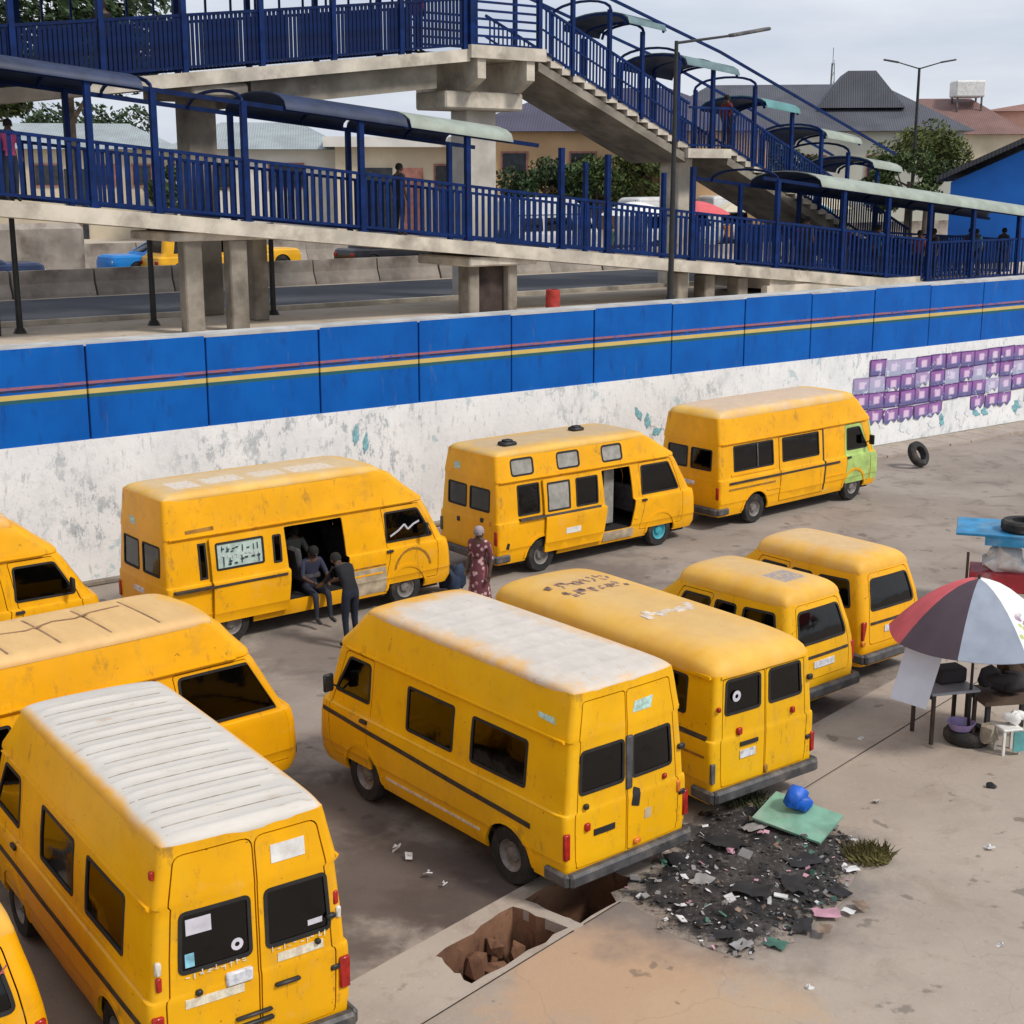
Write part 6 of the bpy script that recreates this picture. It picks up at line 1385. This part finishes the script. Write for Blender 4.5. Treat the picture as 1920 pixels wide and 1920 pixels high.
def film(seed, s):
    g_ = random.Random(seed); b = MB(); n = 5; V = []
    for i in range(n + 1):
        for j in range(n + 1): V.append((s * (i / n - .5) * 2 + g_.uniform(-.2, .2) * s * .5, s * .7 * (j / n - .5) * 2 + g_.uniform(-.2, .2) * s * .5, g_.uniform(0, .35) * s * .6))
    b.add(V, [(i * (n + 1) + j, (i + 1) * (n + 1) + j, (i + 1) * (n + 1) + j + 1, i * (n + 1) + j + 1) for i in range(n) for j in range(n)]); return b
for k, (x, y, ci, s_) in enumerate(((3.35, 14.0, 3, .20), (3.05, 13.75, 2, .20), (2.7, 13.4, 4, .17), (2.35, 13.35, 1, .16), (3.6, 14.5, 2, .2), (3.85, 15.0, 0, .12), (3.1, 14.5, 2, .26), (2.6, 14.3, 2, .30), (2.1, 14.6, 1, .2), (2.5, 15.5, 2, .3), (3.3, 15.1, 2, .28), (3.75, 14.15, 5, .14), (2.2, 13.5, 2, .17), (3.25, 13.6, 5, .13), (3.6, 14.05, 0, .10), (2.9, 15.9, 1, .22), (1.9, 15.2, 2, .22))):
    nm = ('white', 'grey', 'black', 'pink', 'green', 'brown')[ci]
    tag(film(500 + k, s_ * .7).obj('plastic_film', cols[ci], None, 60, (x, y, .055 + ash_h(x, y)), (0, 0, k * 1.3)), 'crumpled ' + nm + ' plastic film spread on the ash heap', 'plastic film', nm + ' plastic film on the ash heap')
# grass tuft and weeds
def tuft(name, label, loc, r, n, h, m, seed):
    rr = random.Random(seed); V = []; F = []
    for i in range(n):
        a = rr.uniform(0, 6.28); q = r * math.sqrt(rr.random()); p = Vector((math.cos(a) * q, math.sin(a) * q * .8, 0)); d = Vector((rr.gauss(0, .5), rr.gauss(0, .5), 1)).normalized() * h * rr.uniform(.4, 1.1); w = Vector((-d.y, d.x, 0)); w = (w.normalized() if w.length > .01 else Vector((1, 0, 0))) * .008
        k = len(V); V += [p - w, p + w, p + d * .6 + w * .7, p + d + Vector((d.x, d.y, 0)) * .4, p + d * .6 - w * .7]; F.append((k, k + 1, k + 2, k + 3, k + 4))
    me = bpy.data.meshes.new(name); me.from_pydata([tuple(v) for v in V], [], F); me.materials.append(m); return tag(link(name, me, None, loc), label, 'grass', kind='stuff')
tuft('grass_tuft', 'dry green grass growing at the end of the ash heap', (4.12, 15.35, .04), .27, 520, .19, leaf_mat('grass_blades', (.17, .15, .055)), 3); tuft('grass_tuft', 'thin weeds at the back of the ash heap', (2.95, 16.85, .04), .32, 260, .16, leaf_mat('weed_blades', (.11, .12, .06)), 4)
# ---------------------------------------------------------------- people
def person(label, loc, rz, pose=None, h=1.70, skin=(.085, .045, .028), top=None, bottom=None, shoes=None, fingers=True, hair='short', group=None, hairc=(.012, .010, .010), sleeve=.5):
    J = dict(pel=(0, 0, .95), sp=(0, 0, 1.15), ch=(0, .0, 1.36), nk=(0, -.005, 1.49), hd=(0, .02, 1.585), tp=(0, .02, 1.665))
    for s, k in ((-1, 'r'), (1, 'l')):
        J.update({'sh' + k: (-s * .175, 0, 1.41), 'el' + k: (-s * .235, -.02, 1.13), 'wr' + k: (-s * .24, .06, .90), 'ha' + k: (-s * .24, .085, .83),
                  'hp' + k: (-s * .095, 0, .91), 'kn' + k: (-s * .105, .02, .50), 'an' + k: (-s * .11, -.02, .085), 'to' + k: (-s * .125, .14, .035)})
    if pose: J.update(pose)
    rad = dict(pel=.135, sp=.12, ch=.145, nk=.055, hd=.085, tp=.075, sh=.068, el=.046, wr=.031, ha=.033, hp=.098, kn=.062, an=.04, to=.036)
    E_ = [('pel', 'sp'), ('sp', 'ch'), ('ch', 'nk'), ('nk', 'hd'), ('hd', 'tp')]
    for k in 'rl': E_ += [('ch', 'sh' + k), ('sh' + k, 'el' + k), ('el' + k, 'wr' + k), ('wr' + k, 'ha' + k), ('pel', 'hp' + k), ('hp' + k, 'kn' + k), ('kn' + k, 'an' + k), ('an' + k, 'to' + k)]
    names = list(J); V = [Vector(J[n]) for n in names]; Rr = [rad.get(n, rad.get(n[:2])) for n in names]; idx = {n: i for i, n in enumerate(names)}; E2 = [(idx[a], idx[b]) for a, b in E_]
    if fingers:
        for k in 'rl':
            hnd = Vector(J['ha' + k]); d = (hnd - Vector(J['wr' + k])).normalized(); sd = d.orthogonal().normalized(); up_ = d.cross(sd)
            for f, (off, ln) in enumerate(((-.028, .070), (-.010, .082), (.010, .078), (.027, .062), (.040, .045))):
                a = hnd + sd * off + d * (.012 if f < 4 else -.03); m_ = a + d * ln * .55 + (sd * .02 if f == 4 else Vector()); e = m_ + d * ln * .45 + up_ * .014
                i = len(V); V += [a, m_, e]; Rr += [.0105, .0095, .0085]; E2 += [(idx['ha' + k], i), (i, i + 1), (i + 1, i + 2)]
    me = bpy.data.meshes.new('tmp'); me.from_pydata([tuple(v * (h / 1.70)) for v in V], E2, []); me.update()
    o = bpy.data.objects.new('tmp', me); COL.objects.link(o); md = o.modifiers.new('s', 'SKIN'); md.use_smooth_shade = True
    for i, r in enumerate(Rr): me.skin_vertices[0].data[i].radius = (r * h / 1.7, r * h / 1.7 * (.72 if names[i] in ('ch', 'sp', 'pel') else 1.0) if i < len(names) else r)
    me.skin_vertices[0].data[0].use_root = True
    sb = o.modifiers.new('b', 'SUBSURF'); sb.levels = 1; sb.render_levels = 1
    dg = bpy.context.evaluated_depsgraph_get(); dg.update(); m2 = bpy.data.meshes.new_from_object(o.evaluated_get(dg)); bpy.data.objects.remove(o); m2.name = 'person'
    ms = [plain('skin', skin, .55, .12), plain('shirt', top, .85, .12, 6) if isinstance(top, tuple) else top, plain('trousers', bottom, .85, .15, 6) if isinstance(bottom, tuple) else bottom, shoes or MT['black']]
    m2.materials.clear()
    for m in ms: m2.materials.append(m)
    seg = []
    sc = h / 1.7
    for a, b_ in E_:
        n = b_[:2]; mt = 0
        if b_ in ('sp', 'ch') or n == 'sh': mt = 1
        elif n == 'el': mt = 1
        elif n in ('hp', 'kn', 'an'): mt = 2
        elif n == 'to': mt = 3
        if b_ == 'sp': mt = 1
        seg.append((Vector(J[a]) * sc, Vector(J[b_]) * sc, mt))
    for p in m2.polygons:
        c = p.center; best = (9, 0)
        for a, b_, mt in seg:
            ab = b_ - a; t = max(0, min(1, (c - a).dot(ab) / max(ab.length_squared, 1e-9))); d = (c - a - ab * t).length
            if d < best[0]: best = (d, mt)
        p.material_index = best[1]; p.use_smooth = True
    root = link('person', m2, None, loc, (0, 0, rz)); tag(root, label, 'person', group)
    hd, tp = Vector(J['hd']) * sc, Vector(J['tp']) * sc; axis = (tp - hd).normalized()
    b = MB(); b.lathe([(.001, .105), (.045, .098), (.078, .07), (.094, .03), (.097, -.01), (.088, -.05)], 14, 'Z')
    M_ = Matrix.Translation(hd + axis * .03 - Vector((0, .012, 0))) @ axis.to_track_quat('Z', 'Y').to_matrix().to_4x4(); b.v = [tuple(M_ @ Vector(v)) for v in b.v]
    b.obj('hair' if hair == 'short' else 'head_wrap', plain('hair', hairc, .9, .2) if hair == 'short' else hair, root, 60)
    b = MB(); b.tube(hd + Vector((0, .078, -.0)), hd + Vector((0, .104, -.028)), .010, .016, 6); b.obj('nose', ms[0], root)
    b = MB()
    for s in (-1, 1): b.box(hd + Vector((s * .088, .0, -.005)), (.02, .035, .055), ch=.008)
    b.obj('ears', ms[0], root)
    b = MB()
    for s in (-1, 1): b.box(hd + Vector((s * .032, .081, .012)), (.022, .012, .011), ch=.004)
    b.box(hd + Vector((0, .080, -.052)), (.045, .012, .010), ch=.004); b.obj('face_features', MT['black'], root)
    return root
# woman in patterned dress between the two long minibuses
t = NT('patterned_dress'); vo = t.n.new('ShaderNodeTexVoronoi'); vo.inputs['Scale'].default_value = 11; t.l.new(t.co, vo.inputs['Vector'])
dc = t.mix(t.step(vo.outputs['Distance'], .42, .28), (.13, .035, .045), (.52, .34, .34)); dc = t.mix(t.step(t.noise(5, 4, seed=2), .55, .62), dc, (.30, .10, .12)); M_dress = t.set(dc, .85, None)
pw = person('person in a patterned maroon dress walking between the long minibus and the striped one', (-.58, 24.75, 0), R(150), dict(elr=(.25, -.10, 1.14), wrr=(.22, .05, .95), har=(.21, .09, .89)), 1.72, top=M_dress, bottom=M_dress, hair=plain('grey_headwrap', (.30, .25, .26), .9))
b = MB(); b.lathe([(.115, 1.16), (.125, 1.08), (.155, .96), (.18, .80), (.20, .55), (.235, .28), (.25, .16), (.235, .16), (.17, .6)], 22); b.obj('dress', M_dress, pw, 60)
# dark bundle / moped rider shapes by the open door
person('person in dark navy clothes sitting in the open doorway of the long minibus', (-3.55, 24.62, 0), R(-141 + 180 - 180), dict(pel=(0, -.10, .66), sp=(0, -.07, .86), ch=(0, -.02, 1.07), nk=(0, .03, 1.20), hd=(0, .08, 1.29), tp=(0, .10, 1.37), shr=(.175, 0, 1.12), shl=(-.175, 0, 1.12), elr=(.25, .10, .88), ell=(-.25, .10, .88), wrr=(.16, .30, .82), wrl=(-.16, .30, .82), har=(.13, .36, .80), hal=(-.13, .36, .80),
       hpr=(.095, -.08, .62), hpl=(-.095, -.08, .62), knr=(.13, .34, .60), knl=(-.13, .34, .60), anr=(.13, .34, .16), anl=(-.13, .38, .16), tor=(.14, .50, .11), tol=(-.14, .54, .11)), 1.70, top=(.028, .030, .06), bottom=(.022, .025, .04))
person('person in a black shirt leaning forward beside the open minibus door', (-2.72, 23.25, 0), R(50), dict(pel=(0, -.08, .93), sp=(0, .02, 1.12), ch=(0, .16, 1.28), nk=(0, .25, 1.38), hd=(0, .32, 1.44), tp=(0, .36, 1.51), shr=(.175, .18, 1.32), shl=(-.175, .18, 1.32), elr=(.24, .34, 1.10), ell=(-.24, .34, 1.10), wrr=(.18, .52, 1.02), wrl=(-.18, .50, 1.0), har=(.17, .59, 1.0), hal=(-.17, .57, .98)), 1.72, top=(.010, .010, .013), bottom=(.012, .015, .03))
person('person in a grey shirt seated deep inside the open minibus', (-3.95, 25.25, .25), R(-141 + 180 - 180), dict(pel=(0, -.10, .66), sp=(0, -.07, .86), ch=(0, -.02, 1.07), nk=(0, .0, 1.20), hd=(0, .03, 1.29), tp=(0, .04, 1.37), shr=(.175, 0, 1.12), shl=(-.175, 0, 1.12), elr=(.25, .10, .88), ell=(-.25, .10, .88), wrr=(.16, .30, .82), wrl=(-.16, .30, .82), har=(.13, .36, .80), hal=(-.13, .36, .80),
       hpr=(.095, -.08, .62), hpl=(-.095, -.08, .62), knr=(.13, .34, .60), knl=(-.13, .34, .60), anr=(.13, .34, .36), anl=(-.13, .38, .36), tor=(.14, .50, .33), tol=(-.14, .54, .33)), 1.66, top=(.16, .17, .15), bottom=(.03, .03, .03))
cloth_pile('luggage_bundle', 'dark blue bundle on the ground between the two long minibuses', (-1.15, 26.6, 0), (.3, .26, .6), plain('navy_bundle', (.02, .035, .07), .8, .3), 8, 'bundle')
# people on the footbridge
def up_person(label, s_, o_, zf, rz, top, bot, h=1.7, **k): return person(label, tuple(W(s_, o_, zf(s_))), TH + rz, None, h, top=top, bottom=bot, fingers=False, **k)
up_person('person dressed in black leaning at the upper footbridge railing', 13.9, 7.1, zu, R(180), (.008, .008, .010), (.010, .010, .012), 1.75)
up_person('person in dark clothes walking along the lower ramp', 20.15, 4.3, zl, R(-90), (.012, .013, .022), (.015, .018, .035), 1.75)
up_person('person in a crimson top on the upper footbridge', 22.75, 7.2, zu, R(-90), (.32, .02, .06), (.02, .02, .03))
up_person('person in a maroon top on the upper flight of stairs', 34.6, 7.2, lambda s: 8.62, R(-90), (.13, .02, .03), (.02, .02, .05))
for k, (s_, o_, c1, nm) in enumerate(((35.6, 4.5, (.03, .03, .035), 'charcoal'), (36.6, 5.6, (.20, .03, .10), 'plum'), (39.0, 4.4, (.03, .09, .20), 'blue'), (41.2, 4.4, (.25, .05, .04), 'brick-red'), (46.2, 4.5, (.04, .04, .05), 'slate'), (38.0, 5.0, (.10, .02, .05), 'maroon'), (40.0, 5.4, (.02, .03, .09), 'navy'), (42.2, 4.6, (.02, .02, .02), 'black'), (43.6, 5.6, (.28, .22, .20), 'beige'), (44.4, 4.4, (.05, .12, .16), 'teal'), (45.2, 5.2, (.12, .03, .02), 'rust-red'))):
    up_person('person in a ' + nm + ' top under the green canopy at the foot of the ramp', s_, o_, lambda s: max(ZU, zl(s)), R(90 if k % 2 else -90), c1, (.02, .022, .03))
up_person('person in a pink top sheltering at the left end of the lower ramp', 10.75, 4.9, zl, R(180), (.50, .08, .20), (.02, .03, .06))
for k, (x, y, c1, nm) in enumerate(((9.4, 64, (.45, .20, .05), 'orange'), (10.6, 65.5, (.35, .05, .05), 'red'), (11.6, 66, (.03, .05, .14), 'navy'), (12.4, 64.5, (.55, .40, .08), 'yellow'), (7.2, 60.5, (.02, .02, .02), 'black'), (14.0, 67, (.05, .10, .04), 'dark green'), (3.8, 56.5, (.04, .09, .05), 'bottle green'), (-10.6, 52.6, (.02, .22, .20), 'teal'))):
    person('person in a ' + nm + ' top standing by the far side of the highway', (x, y, ZU + .006), R(180 + 30 * k), None, 1.7, top=c1, bottom=(.03, .03, .04), fingers=False)
